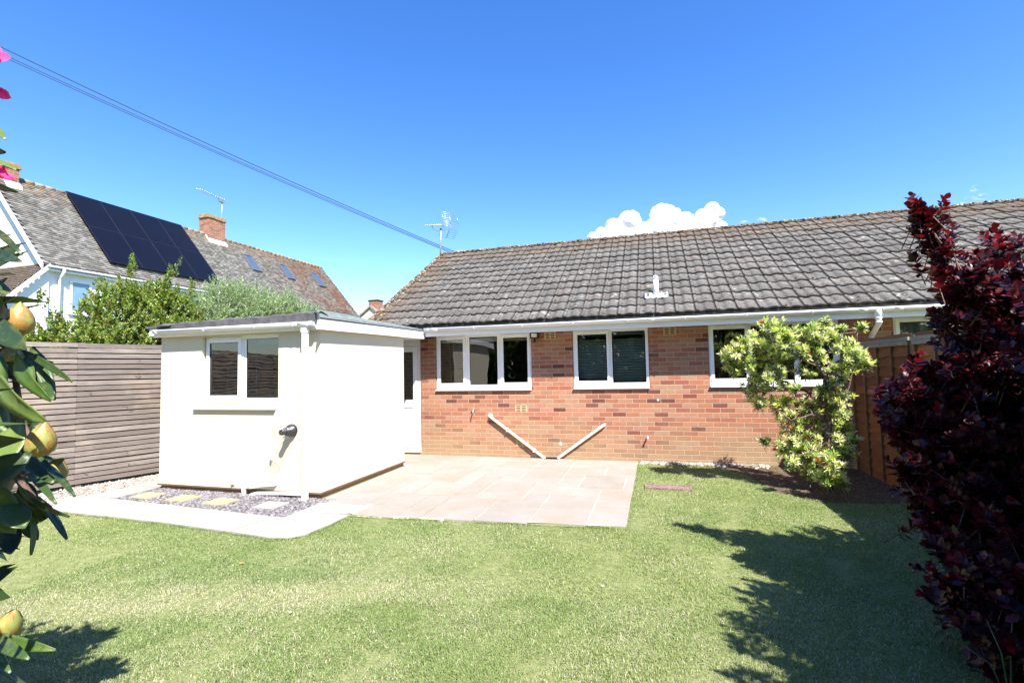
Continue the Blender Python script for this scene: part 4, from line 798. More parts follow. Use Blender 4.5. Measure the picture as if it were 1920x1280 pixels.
# =====================================================================
# FENCES
# =====================================================================
fa = Vector((-8.08, 4.91, 0)); fd = (Vector((-7.70, 6.04, 0)) - fa).normalized(); fn_ = Vector((fd.y, -fd.x, 0))   # facing the garden
def slat_panel(s0, s1, label, hi=2.06):
    root = thing('slatted_fence', label, 'fence', tuple(fa + fd * s0), 'slatted fence panels on the left boundary')
    m = MB(); n = 26; p = .0785
    for k in range(n):
        z = .04 + k * p; j = random.uniform(-.003, .003); sag = random.uniform(-.004, .004)
        a, b = fa + fd * (s0 + .001), fa + fd * (s1 - .001)
        q = [a, b, b - fn_ * .018, a - fn_ * .018]; h = .062
        m.hexa([(v.x, v.y, z + j + (sag if i in (1, 2) else 0)) for i, v in enumerate(q)] + [(v.x, v.y, z + h + j + (sag if i in (1, 2) else 0)) for i, v in enumerate(q)])
    m.build('slats', M['slat'], root)
    for s in (s0 + .05, (s0 + s1) / 2, s1 - .05):
        m = MB()
        a, b = fa + fd * (s - .035) - fn_ * .02, fa + fd * (s + .035) - fn_ * .02
        q = [a, b, b - fn_ * .06, a - fn_ * .06]; m.hexa([(v.x, v.y, -.1) for v in q] + [(v.x, v.y, 2.07) for v in q]); m.build('post', M['slat'], root)
    m = MB(); a, b = fa + fd * s0 - fn_ * .085, fa + fd * s1 - fn_ * .085; q = [a, b, b - fn_ * .012, a - fn_ * .012]; m.hexa([(v.x, v.y, .02) for v in q] + [(v.x, v.y, 2.0) for v in q]); m.build('backing_board', M['felt_dark'], root)
slat_panel(-7.0, -3.2, 'horizontal slatted fence panel out of view behind the rhododendron')
slat_panel(-3.2, .15, 'weathered horizontal slatted fence panel behind the foreground rhododendron leaves')
slat_panel(.15, 3.4, 'weathered horizontal slatted fence panel running behind the cream outbuilding')

# right boundary: brown lap panels
FX = 2.80
def lap_panel(y0, y1, label):
    root = thing('lap_fence', label, 'fence', (FX, y0, 0), 'brown lap fence panels on the right boundary')
    m = MB(); z = -.02
    while z < 1.76:
        h = .125; n = 14; vs = []
        for k in range(n + 1):
            y = y0 + .03 + (y1 - y0 - .06) * k / n; w = .012 * math.sin(y * 7 + z * 9) + .008 * math.sin(y * 17 + z * 3)
            vs += [(FX + .012, y, z + w), (FX - .010, y, z + w), (FX + .012, y, z + h + w * .4 + .02)]
        m.add(vs, [[3 * k, 3 * k + 1, 3 * k + 4, 3 * k + 3] for k in range(n)] + [[3 * k + 1, 3 * k + 2, 3 * k + 5, 3 * k + 4] for k in range(n)]); z += h
    m.box(FX + .03, FX + .036, y0 + .03, y1 - .03, .03, 1.8)
    m.build('boards', M['board'], root)
    nb = 5
    for k in range(nb):
        y = y0 + .06 + (y1 - y0 - .12) * k / (nb - 1); m = MB(); m.box(FX - .030, FX + .003, y - .018, y + .018, -.02, 1.738); m.build('batten', M['board_frame'], root)
    m = MB(); m.box(FX - .038, FX + .05, y0 + .002, y1 - .002, 1.792, 1.83); m.box(FX - .034, FX + .003, y0 + .03, y1 - .03, 1.74, 1.79); m.build('cap_rail', M['fence_cap'], root)
    m = MB(); m.box(FX - .01, FX + .05, y0 - .035, y0 + .028, -.05, 1.79); m.build('post', M['board_frame'], root)
lap_panel(6.62, 8.42, 'brown lap fence panel nearest the brick wall')
lap_panel(4.80, 6.58, 'brown lap fence panel behind the purple smoke bush')
lap_panel(2.98, 4.76, 'brown lap fence panel out of view on the right'); lap_panel(1.16, 2.94, 'brown lap fence panel out of view nearest the camera')

# =====================================================================
# NEIGHBOURING HOUSE
# =====================================================================
nb = thing('neighbour_house', 'large white rendered house with steep tiled roof and solar panels', 'house', (-20.15, 18, 0))
NX, NRX, NY0, NY1 = -17.5, -20.15, 10.0, 26.35; NE = 5.03; NT_ = math.radians(50); NR = NE + (NX - NRX) * math.tan(NT_)
m = MB(); bx = 2 * NRX - NX
m.box(bx + .2, NX - .2, NY0 + .25, NY0 + .5, 0, NE); m.box(NX - .5, NX - .2, NY0 + .5, NY1 - .2, 0, NE - .12); m.box(bx + .2, bx + .5, NY0 + .5, NY1 - .2, 0, NE - .12); m.box(bx + .5, NX - .5, NY1 - .5, NY1 - .2, 0, NE)
for y in (NY0 + .25, NY1 - .45):
    q = [(bx + .2, y, NE), (NX - .2, y, NE), (NRX, y, NR - .25)]; m.add(q + [(a, b + .25, c) for a, b, c in q], [[0, 1, 2], [3, 5, 4], [0, 2, 5, 3], [1, 4, 5, 2]])
m.build('wall', M['white_render'], nb)
V = []; F = []; R = []; k0 = 0
for sg in (1, -1):
    for c in range(41):
        s0 = c * .102; s1 = s0 + .13
        if s1 > 4.2: s1 = 4.13
        for k in range(int((NY1 - NY0) / .17)):
            y = NY0 + k * .17 + (.085 if c % 2 else 0); l = random.uniform(0, .012); w = .165
            if y + w > NY1 + .03: continue
            P = lambda s, h: (NX * (1 if sg > 0 else 0) + (bx if sg < 0 else 0) - sg * s * math.cos(NT_) + sg * h * math.sin(NT_), NE + s * math.sin(NT_) + h * math.cos(NT_))
            a, b, d = P(s0, 0), P(s0, .022 + l), P(s1, .0)
            V += [(a[0], y, a[1]), (a[0], y + w, a[1]), (b[0], y, b[1]), (b[0], y + w, b[1] + random.uniform(-.004, .004)), (d[0], y, d[1]), (d[0], y + w, d[1])]
            fs = [[k0, k0 + 1, k0 + 3, k0 + 2], [k0 + 2, k0 + 3, k0 + 5, k0 + 4]]; F += fs if sg > 0 else [f[::-1] for f in fs]; r = random.random(); R += [r, r]; k0 += 6
nroof = npmesh('roof', V, F, M['far_tile'], nb, rnd=R)
m = MB(); q = [(NX + .02, NE - .03), (NRX, NR - .03), (bx - .02, NE - .03), (bx + .1, NE - .12), (NRX, NR - .2), (NX - .1, NE - .12)]
m.prism(q, NY0 + .02, NY1 - .02, lambda u, v, t: (u, t, v)); m.build('roof_deck', M['felt_dark'], nroof)
m = MB()
for k in range(int((NY1 - NY0) / .3)): 
    y = NY0 + .3 * k; m.tube([(NRX, y, NR - .01), (NRX, y + .292, NR - .01 + random.uniform(-.006, .006))], .085, 8)
m.build('ridge_tile', M['far_tile'], nroof)
m = MB()   # white barge along the near verge
for sg, xe in ((1, NX), (-1, bx)):
    q = [(xe + sg * .05, NE - .22), (xe + sg * .05, NE - .04), (NRX, NR - .02), (NRX, NR - .20)]
    m.prism(q if sg > 0 else q[::-1], NY0 - .03, NY0 - .002, lambda u, v, t: (u, t, v))
m.build('bargeboard', M['upvc'], nb)
def far_chim(y0, y1, z1, label, pot=None):
    m = MB(); m.box(NRX - .30, NRX + .26, y0, y1, 6.5, z1 - .16); c = m.build('chimney', M['brick_far'], nb, label)
    m = MB(); m.box(NRX - .34, NRX + .30, y0 - .05, y1 + .05, z1 - .16, z1 - .08); m.box(NRX - .31, NRX + .27, y0 - .02, y1 + .02, z1 - .08, z1); m.build('chimney_cap', simple('lichened_cap', (.30, .19, .08), .95, .2, nscale=8, var=.6), c)
    m = MB(); 
    for s in (0, 1): 
        m.hexa([(NRX + .1, y0 - .03, 7.98), (NRX + .40, y0 - .03, 7.68), (NRX + .40, y1 + .03, 7.68), (NRX + .1, y1 + .03, 7.98), (NRX + .1, y0 - .03, 8.16), (NRX + .40, y0 - .03, 7.82), (NRX + .40, y1 + .03, 7.82), (NRX + .1, y1 + .03, 8.16)]); break
    m.build('chimney_flashing', M['upvc2'], c)
far_chim(17.78, 18.72, 9.12, 'brick chimney with orange lichened cap halfway along the ridge'); far_chim(10.32, 10.66, 8.60, 'brick chimney at the near end of the ridge')
# panels
M['panel_rim'] = simple('dark_panel_rim', (.028, .028, .036), .4)
def rp(y, s, h): return (NX - s * math.cos(NT_) + h * math.sin(NT_), y, NE + s * math.sin(NT_) + h * math.cos(NT_))
pm = None
for r_ in range(2):
    for c_ in range(4):
        ya = 12.06 + c_ * 1.11; yb = ya + 1.10; sa = .48 + r_ * 1.80; sb = sa + 1.785; hh = .14
        m = MB(); m.hexa([rp(ya, sa, hh - .035), rp(yb, sa, hh - .035), rp(yb, sb, hh - .035), rp(ya, sb, hh - .035), rp(ya, sa, hh), rp(yb, sa, hh), rp(yb, sb, hh), rp(ya, sb, hh)])
        sp = m.build('solar_panel', M['solar'], nb)
        m = MB(); 
        for (a1, b1, c1, d1) in ((ya, yb, sa, sa + .007), (ya, yb, sb - .007, sb), (ya, ya + .007, sa + .007, sb - .007), (yb - .007, yb, sa + .007, sb - .007)):
            m.hexa([rp(a1, c1, hh - .001), rp(b1, c1, hh - .001), rp(b1, d1, hh - .001), rp(a1, d1, hh - .001), rp(a1, c1, hh + .003), rp(b1, c1, hh + .003), rp(b1, d1, hh + .003), rp(a1, d1, hh + .003)])
        m.build('panel_frame', M['panel_rim'], sp)
for y in (19.35, 21.75, 24.35):
    m = MB(); s0, s1, w = 2.10, 3.24, .58; h0, h1 = .0, .10
    for (a1, b1, c1, d1) in ((y, y + w, s0, s0 + .07), (y, y + w, s1 - .07, s1), (y, y + .06, s0 + .07, s1 - .07), (y + w - .06, y + w, s0 + .07, s1 - .07)):
        m.hexa([rp(a1, c1, h0), rp(b1, c1, h0), rp(b1, d1, h0), rp(a1, d1, h0), rp(a1, c1, h1), rp(b1, c1, h1), rp(b1, d1, h1), rp(a1, d1, h1)])
    sk = m.build('skylight', simple('grey_skylight_frame', (.10, .11, .13), .4), nb)
    m = MB(); m.hexa([rp(y + .06, s0 + .07, .03), rp(y + w - .06, s0 + .07, .03), rp(y + w - .06, s1 - .07, .03), rp(y + .06, s1 - .07, .03), rp(y + .06, s0 + .07, .07), rp(y + w - .06, s0 + .07, .07), rp(y + w - .06, s1 - .07, .07), rp(y + .06, s1 - .07, .07)])
    m.build('pane', simple('skylight_glass', (.06, .09, .13), .12, .5), sk)
m = MB(); m.prism(GP, NY0 + .1, NY1, lambda u, v, t: (NX + .03 + u, t, NE - .06 + v), smooth=True); m.box(NX - .20, NX - .03, NY0 + .1, NY1 - .1, NE - .20, NE - .13); m.build('gutter', M['upvc'], nb)
m = MB(); m.tube([(NX + .03, 10.55, NE - .1), (NX + .03, 10.55, NE - .22), (NX - .12, 10.55, NE - .36), (NX - .12, 10.55, 0)], .045, 10); m.build('downpipe', M['upvc'], nb)
M['far_pane'] = simple('sky_reflecting_pane', (.16, .27, .36), .06, .9)
for ya, za, zb, wd in ((10.85, 3.62, 4.66, .62), (14.6, 3.62, 4.6, 1.6), (19.0, 3.62, 4.6, 1.4)):
    m = MB(); x = NX - .2; f = .07
    m.box(x, x + .03, ya, ya + f, za, zb); m.box(x, x + .03, ya + wd - f, ya + wd, za, zb); m.box(x, x + .03, ya + f, ya + wd - f, za, za + f); m.box(x, x + .03, ya + f, ya + wd - f, zb - f, zb); m.box(x, x + .07, ya - .04, ya + wd + .04, za - .06, za - .002)
    w = m.build('window', M['upvc'], nb); m = MB(); m.box(x, x + .012, ya + f, ya + wd - f, za + f, zb - f); m.build('pane', M['far_pane'], w)
# lean-to against the gable
V = []; F = []; R = []; k0 = 0; lt = math.radians(48)
for c in range(34):
    s0 = c * .1
    for k in range(32):
        x = NX + .0 - (k + 1) * .17 - (.085 if c % 2 else 0); w = .165
        P = lambda s, h: (NY0 + .2 - 3.4 * math.cos(lt) + s * math.cos(lt) - h * math.sin(lt), 5.05 - 3.4 * math.sin(lt) + s * math.sin(lt) + h * math.cos(lt))
        a, b, d = P(s0, 0), P(s0, .022), P(s0 + .13, 0); V += [(x, a[0], a[1]), (x + w, a[0], a[1]), (x, b[0], b[1]), (x + w, b[0], b[1]), (x, d[0], d[1]), (x + w, d[0], d[1])]
        F += [[k0, k0 + 1, k0 + 3, k0 + 2], [k0 + 2, k0 + 3, k0 + 5, k0 + 4]]; r = random.random(); R += [r, r]; k0 += 6
npmesh('lean_to_roof', V, F, M['tile'], nb, rnd=R)
m = MB(); ya, za = NY0 + .2 - 3.4 * math.cos(lt), 5.0 - 3.4 * math.sin(lt)
m.prism([(ya + .2, 0), (NY0 + .249, 0), (NY0 + .249, 4.95), (ya + .2, za + .1)], bx + .4, NX - .12, lambda u, v, t: (t, u, v)); m.prism([(ya, za - .10), (NY0 + .2, 4.90), (NY0 + .2, 5.04), (ya, za + .02)], NX - .03, NX + .03, lambda u, v, t: (t, u, v))
m.build('lean_to_wall', M['white_render'], nb)
# its aerial
a2 = thing('tv_aerial', 'thin television aerial beside the far chimney', 'aerial', (-20.15, 18.7, 9.0))
m = MB(); m.tube([(-20.1, 18.7, 8.6), (-20.1, 18.7, 10.2)], .022, 6); m.build('mast', M['metal'], a2)
m = MB(); m.tube([(-20.1, 18.9, 10.12), (-20.1, 17.3, 10.18)], .014, 5); m.build('boom', M['metal'], a2)
m = MB()
for k in range(12): m.tube([(-20.25, 17.4 + k * .12, 10.18 - k * .005), (-19.95, 17.4 + k * .12, 10.18 - k * .005)], .006, 4)
m.box(-20.16, -20.04, 18.5, 18.8, 9.98, 10.18); m.build('director', M['metal'], a2)

# distant cottage end beyond
fh = thing('distant_house', 'distant cream gabled house with small brick chimney beyond the roofs', 'house', (-25.2, 41, 0))
m = MB(); q = [(-28.8, 0), (-22.2, 0), (-22.2, 5.0), (-25.3, 7.55), (-28.8, 5.0)]; m.prism(q[::-1], 40, 48, lambda u, v, t: (u, t, v)); m.build('wall', simple('cream_wall', (.68, .60, .44), .9, .2), fh)
m = MB(); m.hexa([(-25.3, 39.8, 7.56), (-22.0, 39.8, 4.88), (-22.0, 48.2, 4.88), (-25.3, 48.2, 7.56), (-25.3, 39.8, 7.72), (-21.95, 39.8, 5.0), (-21.95, 48.2, 5.0), (-25.3, 48.2, 7.72)])
m.hexa([(-29, 39.8, 4.88), (-25.3, 39.8, 7.56), (-25.3, 48.2, 7.56), (-29, 48.2, 4.88), (-29.05, 39.8, 5.0), (-25.3, 39.8, 7.72), (-25.3, 48.2, 7.72), (-29.05, 48.2, 5.0)]); m.build('roof', M['far_tile'], fh)
m = MB(); m.box(-25.75, -24.75, 40.3, 41.2, 6.9, 8.2); m.build('chimney', M['brick_far'], fh); m = MB(); m.box(-25.8, -24.7, 40.25, 41.25, 8.2, 8.3); m.build('chimney_cap', M['black'], fh)

# overhead cables
def cable(A, B, sag, r, label):
    A, B = Vector(A), Vector(B); m = MB(); m.tube([A.lerp(B, t / 40) + Vector((0, 0, -sag * 4 * (t / 40) * (1 - t / 40))) for t in range(41)], r, 6)
    tag(m.build('overhead_cable', M['cable'], None), label, 'cable', 'overhead cables running to the ridge')
O = Vector((0, 0, 1.56)); dA = Vector((-1.46475, .57042, .78649)); dA2 = Vector((-1.46533, .5712, .77021)); dA3 = Vector((-1.46553, .57145, .76478))
cable(O + dA * 9.0, (-4.86, 12.0, 4.62), .12, .0085, 'topmost of the three black overhead cables')
cable(O + dA2 * 9.0, (-4.90, 12.0, 4.60), .10, .0065, 'middle one of the three overhead cables'); cable(O + dA3 * 9.0, (-4.93, 12.0, 4.585), .10, .0065, 'lowest of the three black overhead cables')

# =====================================================================
# PLANTS
# =====================================================================
LEAF6 = (np.array([[0, 0, 0], [.35, -1, .0], [.35, 0, -.22], [.35, 1, .0], [.72, -.78, -.02], [.72, 0, -.2], [.72, .78, -.02], [1, 0, -.12]]),
         [[0, 1, 2], [0, 2, 3], [1, 4, 5], [1, 5, 2], [2, 5, 6], [2, 6, 3], [4, 7, 5], [5, 7, 6]])
LEAF2 = (np.array([[0, 0, 0], [.5, -1, .1], [1, 0, -.05], [.5, 1, .1]]), [[0, 1, 2], [0, 2, 3]])
LEAFN = (np.array([[0, 0, 0], [.55, -1, .12], [.55, 0, 0], [.55, 1, .12], [1, 0, -.25]]), [[0, 1, 2], [0, 2, 3], [1, 4, 2], [2, 4, 3]])
def unit(a): return a / np.maximum(np.linalg.norm(a, axis=-1, keepdims=True), 1e-9)
def leafmesh(name, P, D, N, L, W, tmpl, mat, parent, colr, curl=0.0):
    tv, tf = tmpl; tf = np.array(tf); n = len(P); D = unit(D); S = unit(np.cross(D, N)); N = np.cross(S, D)
    t = tv[None, :, 0:1]; s = tv[None, :, 1:2]; h = tv[None, :, 2:3]
    V = P[:, None] + D[:, None] * t * L[:, None, None] + S[:, None] * s * (W / 2)[:, None, None] + N[:, None] * (h * (W / 2)[:, None, None] - curl * t * t * L[:, None, None])
    F = (tf[None] + np.arange(n)[:, None, None] * len(tv)).reshape(-1, 3)
    return npmesh(name, V.reshape(-1, 3), F, mat, parent, colr=np.repeat(colr, len(tf), 0))
def pal(n, cols, w=None, jit=.18):
    cols = np.array(cols); i = rng.choice(len(cols), n, p=w); return np.clip(cols[i] * rng.uniform(1 - jit, 1 + jit, (n, 1)) * rng.uniform(.94, 1.06, (n, 3)), 0, 1)
def rdir(n, up=0.0):
    d = rng.normal(0, 1, (n, 3)); d[:, 2] += up; return unit(d)
def in_ell(n, E, shell=.5):
    """sample points in a union of ellipsoids, biased to the shell"""
    E = np.array(E); w = E[:, 3] * E[:, 4] * E[:, 5]; w = w ** .8; i = rng.choice(len(E), n, p=w / w.sum()); d = rdir(n); r = rng.uniform(shell ** 3, 1, n) ** (1 / 3)
    return E[i, :3] + d * r[:, None] * E[i, 3:6], d, i
def twigs_mesh(name, A, B, ra, rb, mat, parent):
    """straight three sided tapered twigs from A to B"""
    n = len(A); D = unit(B - A); U = unit(np.cross(D, np.array([.3, .2, 1.0]))); W_ = np.cross(D, U); V = np.zeros((n, 6, 3))
    for k in range(3):
        c, s = math.cos(2.094 * k), math.sin(2.094 * k); V[:, k] = A + (U * c + W_ * s) * ra; V[:, 3 + k] = B + (U * c + W_ * s) * rb
    F = np.array([[0, 1, 4, 3], [1, 2, 5, 4], [2, 0, 3, 5]]); F = (F[None] + np.arange(n)[:, None, None] * 6).reshape(-1, 4)
    o = npmesh(name, V.reshape(-1, 3), F, mat, parent); o['kind'] = 'stuff'; return o
def branchy(base, targets, r0, mat, parent, name='trunk', wob=.06, seg=7):
    m = MB()
    for t_ in targets:
        b = Vector(base) + Vector((random.uniform(-.05, .05), random.uniform(-.05, .05), 0)); t_ = Vector(t_); L = (t_ - b).length; pts = []
        for i in range(seg + 1):
            u = i / seg; p = b.lerp(t_, u); p.z += L * .10 * math.sin(math.pi * u); k = wob * L * math.sin(math.pi * u)
            p += Vector((random.uniform(-k, k), random.uniform(-k, k), random.uniform(-k, k) * .5)) * .6; pts.append(p)
        m.tube(pts, [r0 * (1 - .82 * i / seg) for i in range(seg + 1)], 6)
    return m.build(name, mat, parent)
def shoot_bush(root, E, base, nsh, nl, sl, L, W, tmpl, mat, cols, w, upb=.6, barkm='bark', r0=.03, crown='crown', shell=.5, nb=14, leaf_ang=.9, curl=.1, tip=None, extra=None, twig_r=.004, lim=99):
    T, d, idx = in_ell(nsh, E, shell); E = np.array(E)
    if extra is not None: T = np.concatenate([T, extra[0]]); d = np.concatenate([d, extra[1]]); nsh = len(T)
    T = T + d * np.abs(rng.normal(0, .045, (nsh, 1))) * (sl / .2); dirs = unit(d * .8 + np.array([0, 0, upb]) + rng.normal(0, .3, (nsh, 3))); A = T - dirs * sl
    k = np.tile(np.arange(nl), nsh); si = np.repeat(np.arange(nsh), nl); u = (k + rng.uniform(0, .8, len(k))) / nl
    P = A[si] + dirs[si] * (sl * (u * 1.02))[:, None]
    o1 = unit(np.cross(dirs, np.array([.37, .51, .77]))); o2 = np.cross(dirs, o1); a = k * 2.4 + rng.uniform(-.4, .4, len(k)) + si
    rad = o1[si] * np.cos(a)[:, None] + o2[si] * np.sin(a)[:, None]
    ang = leaf_ang * (1.15 - .6 * u)
    D = unit(dirs[si] * np.cos(ang)[:, None] + rad * np.sin(ang)[:, None] + rng.normal(0, .12, P.shape)); N = unit(dirs[si] * .8 - rad * .3 + np.array([0, 0, .35]) + rng.normal(0, .25, P.shape))
    ll = L * rng.uniform(.65, 1.2, len(P)) * (1.05 - .45 * u ** 3); c = pal(len(P), cols, w)
    if tip is not None: m_ = u > .72; c[m_] = c[m_] * .35 + pal(m_.sum(), tip) * .65
    ob_ = leafmesh(crown, P, D, N, ll, W * ll / L, tmpl, mat, root, c, curl)
    tw = twigs_mesh('twigs', A - dirs * sl * .6, T - dirs * sl * .1, twig_r, twig_r * .35, M[barkm], root)
    tg = [tuple(A[i]) for i in rng.choice(np.nonzero(A[:, 0] < lim)[0], nb)]
    branchy(base, tg, r0, M[barkm], root); return ob_

# ---- variegated shrub in front of the right-hand window ----
pr = thing('variegated_shrub', 'pale yellow green variegated shrub with red new tips before the brick wall', 'shrub', (2.0, 6.92, 0))
PC = np.array(PIERIS); PC[:, 0] -= .04; PC[:, 1] -= .16; nr_per = np.maximum(7, (PC[:, 3] / .15) ** 2 * 31).astype(int)
ci = np.repeat(np.arange(len(PC)), nr_per); n = len(ci); d = rdir(n, .35); rad = PC[ci, 3] * rng.uniform(.35, 1.05, n)
rad = rad * (1 + .35 * np.maximum(0, rng.normal(0, .5, n))); C = PC[ci, :3] + d * rad[:, None] * np.array([.95, .9, .8]); ax = unit(d * .7 + np.array([0, -.15, .75]) + rng.normal(0, .2, (n, 3)))
nl = 15; si = np.repeat(np.arange(n), nl); k = np.tile(np.arange(nl), n); a = k * 2.4 + si; o1 = unit(np.cross(ax, np.array([.37, .51, .77]))); o2 = np.cross(ax, o1)
rd = o1[si] * np.cos(a)[:, None] + o2[si] * np.sin(a)[:, None]; el = (.25 + k / nl * 1.0) + rng.normal(0, .12, len(k))
P = C[si] - ax[si] * (.02 * k / nl)[:, None]; D = unit(ax[si] * np.cos(el)[:, None] * .9 + rd * np.sin(el)[:, None]); N = unit(ax[si] + rng.normal(0, .25, P.shape))
L_ = rng.uniform(.038, .078, len(P)); kind = rng.uniform(0, 1, n) + .25 * (rng.uniform(0, 1, len(PC))[ci] - .5)
base_c = np.where(kind[:, None] < .58, np.array([.76, .75, .40]), np.where(kind[:, None] < .88, np.array([.58, .68, .17]), np.array([.24, .34, .08])))
c = base_c[si] * rng.uniform(.65, 1.2, (len(P), 1)); green = rng.uniform(0, 1, len(P)) < .16; c[green] = np.array([.12, .20, .05]) * rng.uniform(.6, 1.3, (green.sum(), 1))
redr = (rng.uniform(0, 1, n) < .03); redl = redr[si] & (k < 9); c[redl] = np.array([.62, .11, .035]) * rng.uniform(.6, 1.3, (redl.sum(), 1)); yel = (rng.uniform(0, 1, n) < .1)[si] & (k < 7) & ~redl; c[yel] = np.array([.62, .58, .14])
leafmesh('foliage', P, D, N, L_, L_ * .27, LEAFN, M['leaf'], pr, np.clip(c, 0, 1), .12)
# inner darker leaves and bare twigs
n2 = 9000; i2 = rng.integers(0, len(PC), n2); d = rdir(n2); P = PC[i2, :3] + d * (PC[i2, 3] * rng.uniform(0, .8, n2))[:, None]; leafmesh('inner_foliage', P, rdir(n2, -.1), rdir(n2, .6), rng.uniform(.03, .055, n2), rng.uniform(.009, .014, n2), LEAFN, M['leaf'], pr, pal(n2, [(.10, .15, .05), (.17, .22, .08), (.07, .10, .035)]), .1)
tw_i = rng.choice(n, 1100); twigs_mesh('twigs', C[tw_i] - ax[tw_i] * .03, PC[ci[tw_i], :3] - np.array([0, 0, .05]) + rng.normal(0, .05, (1100, 3)), .0022, .004, M['bark_grey'], pr)
m = MB()
for bi, br in enumerate(PIERIS_BR):
    r0 = [.042, .026, .026, .016, .013, .010, .012, .013, .009][bi]; pts = []
    for i in range(len(br) - 1):
        for s in range(4): pts.append(Vector(br[i]).lerp(Vector(br[i + 1]), s / 4) + Vector((random.uniform(-.012, .012), random.uniform(-.012, .012), random.uniform(-.008, .008))))
    pts.append(Vector(br[-1]))
    if bi == 0: pts = [Vector((pts[0].x, pts[0].y, -.05))] + pts
    m.tube(pts, [r0 * (1 - .6 * i / len(pts)) for i in range(len(pts))], 8)
for q in PIERIS:      # limb from the nearest bough to every cluster
    allp = [Vector(p) for br in PIERIS_BR for p in br]; c_ = Vector(q[:3]); low = [p for p in allp if p.z < c_.z + .15] or allp; p0 = min(low, key=lambda p: (p - c_).length)
    mid = p0.lerp(c_, .5) + Vector((random.uniform(-.05, .05), random.uniform(-.05, .05), random.uniform(-.03, .03))); m.tube([p0, mid, c_], [.008, .006, .003], 5)
m.build('trunk', M['bark'], pr)

# ---- purple smoke bush ----
ct = thing('purple_smoke_bush', 'tall dark purple leaved smoke bush in front of the right fence', 'shrub', (2.35, 3.4, 0))
E_ = [(1.62, 3.05, .32, .30, .28, .34), (1.78, 2.85, .55, .32, .25, .4), (1.64, 3.62, 1.28, .30, .35, .34), (1.56, 3.55, 1.10, .24, .3, .34), (1.50, 3.6, 1.22, .16, .2, .20), (1.50, 3.5, .8, .16, .2, .2), (1.80, 3.62, 1.98, .17, .25, .24), (2.0, 3.62, 2.05, .25, .25, .22), (1.92, 3.32, .42, .56, .45, .50), (1.6, 3.3, .55, .24, .3, .35), (2.1, 2.95, 1.65, .50, .45, .60), (2.0, 3.0, .6, .5, .5, .7), (1.75, 3.5, 1.22, .38, .35, .40), (1.95, 3.5, .95, .55, .4, .5), (2.2, 2.6, 1.2, .55, .5, .8), (2.35, 3.55, 1.55, .62, .60, .62), (2.05, 3.6, 1.15, .62, .55, .58), (2.25, 3.3, .55, .72, .62, .55), (2.7, 3.7, 1.7, .6, .6, .6), (1.90, 3.66, 1.62, .27, .3, .38), (1.98, 3.6, 2.0, .27, .28, .28), (2.6, 3.1, 1.1, .7, .7, .9), (2.0, 3.45, .72, .5, .45, .5), (2.35, 3.6, 2.05, .35, .3, .25)]
# the long arching leader
ld = np.array([(1.90, 3.62, 1.80), (1.79, 3.62, 2.02), (1.72, 3.61, 2.20), (1.66, 3.6, 2.35), (1.61, 3.6, 2.47), (1.60, 3.6, 2.54)]); ex = np.concatenate([ld[0] + (ld[-1] - ld[0]) * 0 + np.array([np.interp(u, np.linspace(0, 1, 6), ld[:, j]) for j in range(3)])[None] + rng.normal(0, .055 * (1.15 - u), (1, 3)) - ld[0] for u in np.linspace(0, 1, 46)])
ex = np.array([[np.interp(u, np.linspace(0, 1, 6), ld[:, j]) for j in range(3)] for u in np.linspace(0, 1, 46)]) + rng.normal(0, 1, (46, 3)) * (.085 * (1.12 - np.linspace(0, 1, 46)))[:, None]
ex2 = np.array([[np.interp(u, [0, 1], [a_, b_]) for a_, b_ in ((2.12, 1.96), (3.6, 3.6), (1.85, 2.24))] for u in np.linspace(0, 1, 22)]) + rng.normal(0, .05, (22, 3))
ex3 = np.array([[np.interp(u, [0, 1], [a_, b_]) for a_, b_ in ((1.75, 1.42), (3.6, 3.6), (.92, .86))] for u in np.linspace(0, 1, 9)]) + rng.normal(0, .035, (9, 3))
ex = np.concatenate([ex, ex2, ex3]); exd = np.tile(np.array([[-.15, 0, 1.]]), (len(ex), 1)) + rng.normal(0, .5, (len(ex), 3))
PUR = [(.024, .005, .010), (.040, .007, .013), (.062, .010, .017), (.016, .005, .009), (.12, .035, .05)]
shoot_bush(ct, E_, (2.25, 3.45, 0), 3300, 17, .15, .058, .044, LEAF6, M['leaf_red'], PUR, [.3, .28, .2, .14, .08], upb=.55, barkm='bark', r0=.016, shell=.35, nb=26, leaf_ang=1.05, curl=.12, extra=(ex, exd), tip=[(.15, .016, .018), (.06, .010, .014), (.03, .007, .010)])
for a_, b_ in (((1.93, 3.35, 1.75), (2.08, 3.33, 1.55)), ((1.80, 3.3, 1.50), (1.92, 3.28, 1.46)), ((1.74, 3.4, 1.2), (1.66, 3.35, 1.42)), ((1.62, 3.35, .9), (1.75, 3.3, .78))):
    m = MB(); m.tube([a_, Vector(a_).lerp(Vector(b_), .5) + Vector((.01, 0, .01)), b_], [.006, .005, .003], 5); m.build('bare_twig', M['bark_grey'], ct)

# grass stalks bottom right
gs = thing('grass_clump', 'few long thin green grass stalks at the bottom right under the smoke bush', 'grass clump', (1.5, 2.75, 0))
m = MB()
for (x0, y0, x1, y1, z1) in ((1.50, 2.86, 1.56, 2.9, .42), (1.50, 2.86, 1.42, 2.84, .36), (1.52, 2.86, 1.86, 2.95, .30), (1.57, 2.8, 1.60, 2.8, .22), (1.60, 2.8, 1.70, 2.83, .16), (1.50, 2.88, 1.30, 2.8, .26), (1.56, 2.85, 1.6, 2.6, .3)):
    m.tube([(x0, y0, -.03), ((x0 * 2 + x1) / 3, (y0 * 2 + y1) / 3, z1 * .6), (x1, y1, z1)], [.004, .0032, .001], 4)
m.build('stalks', simple('pale_green_stalk', (.16, .26, .12), .6, .3), gs)

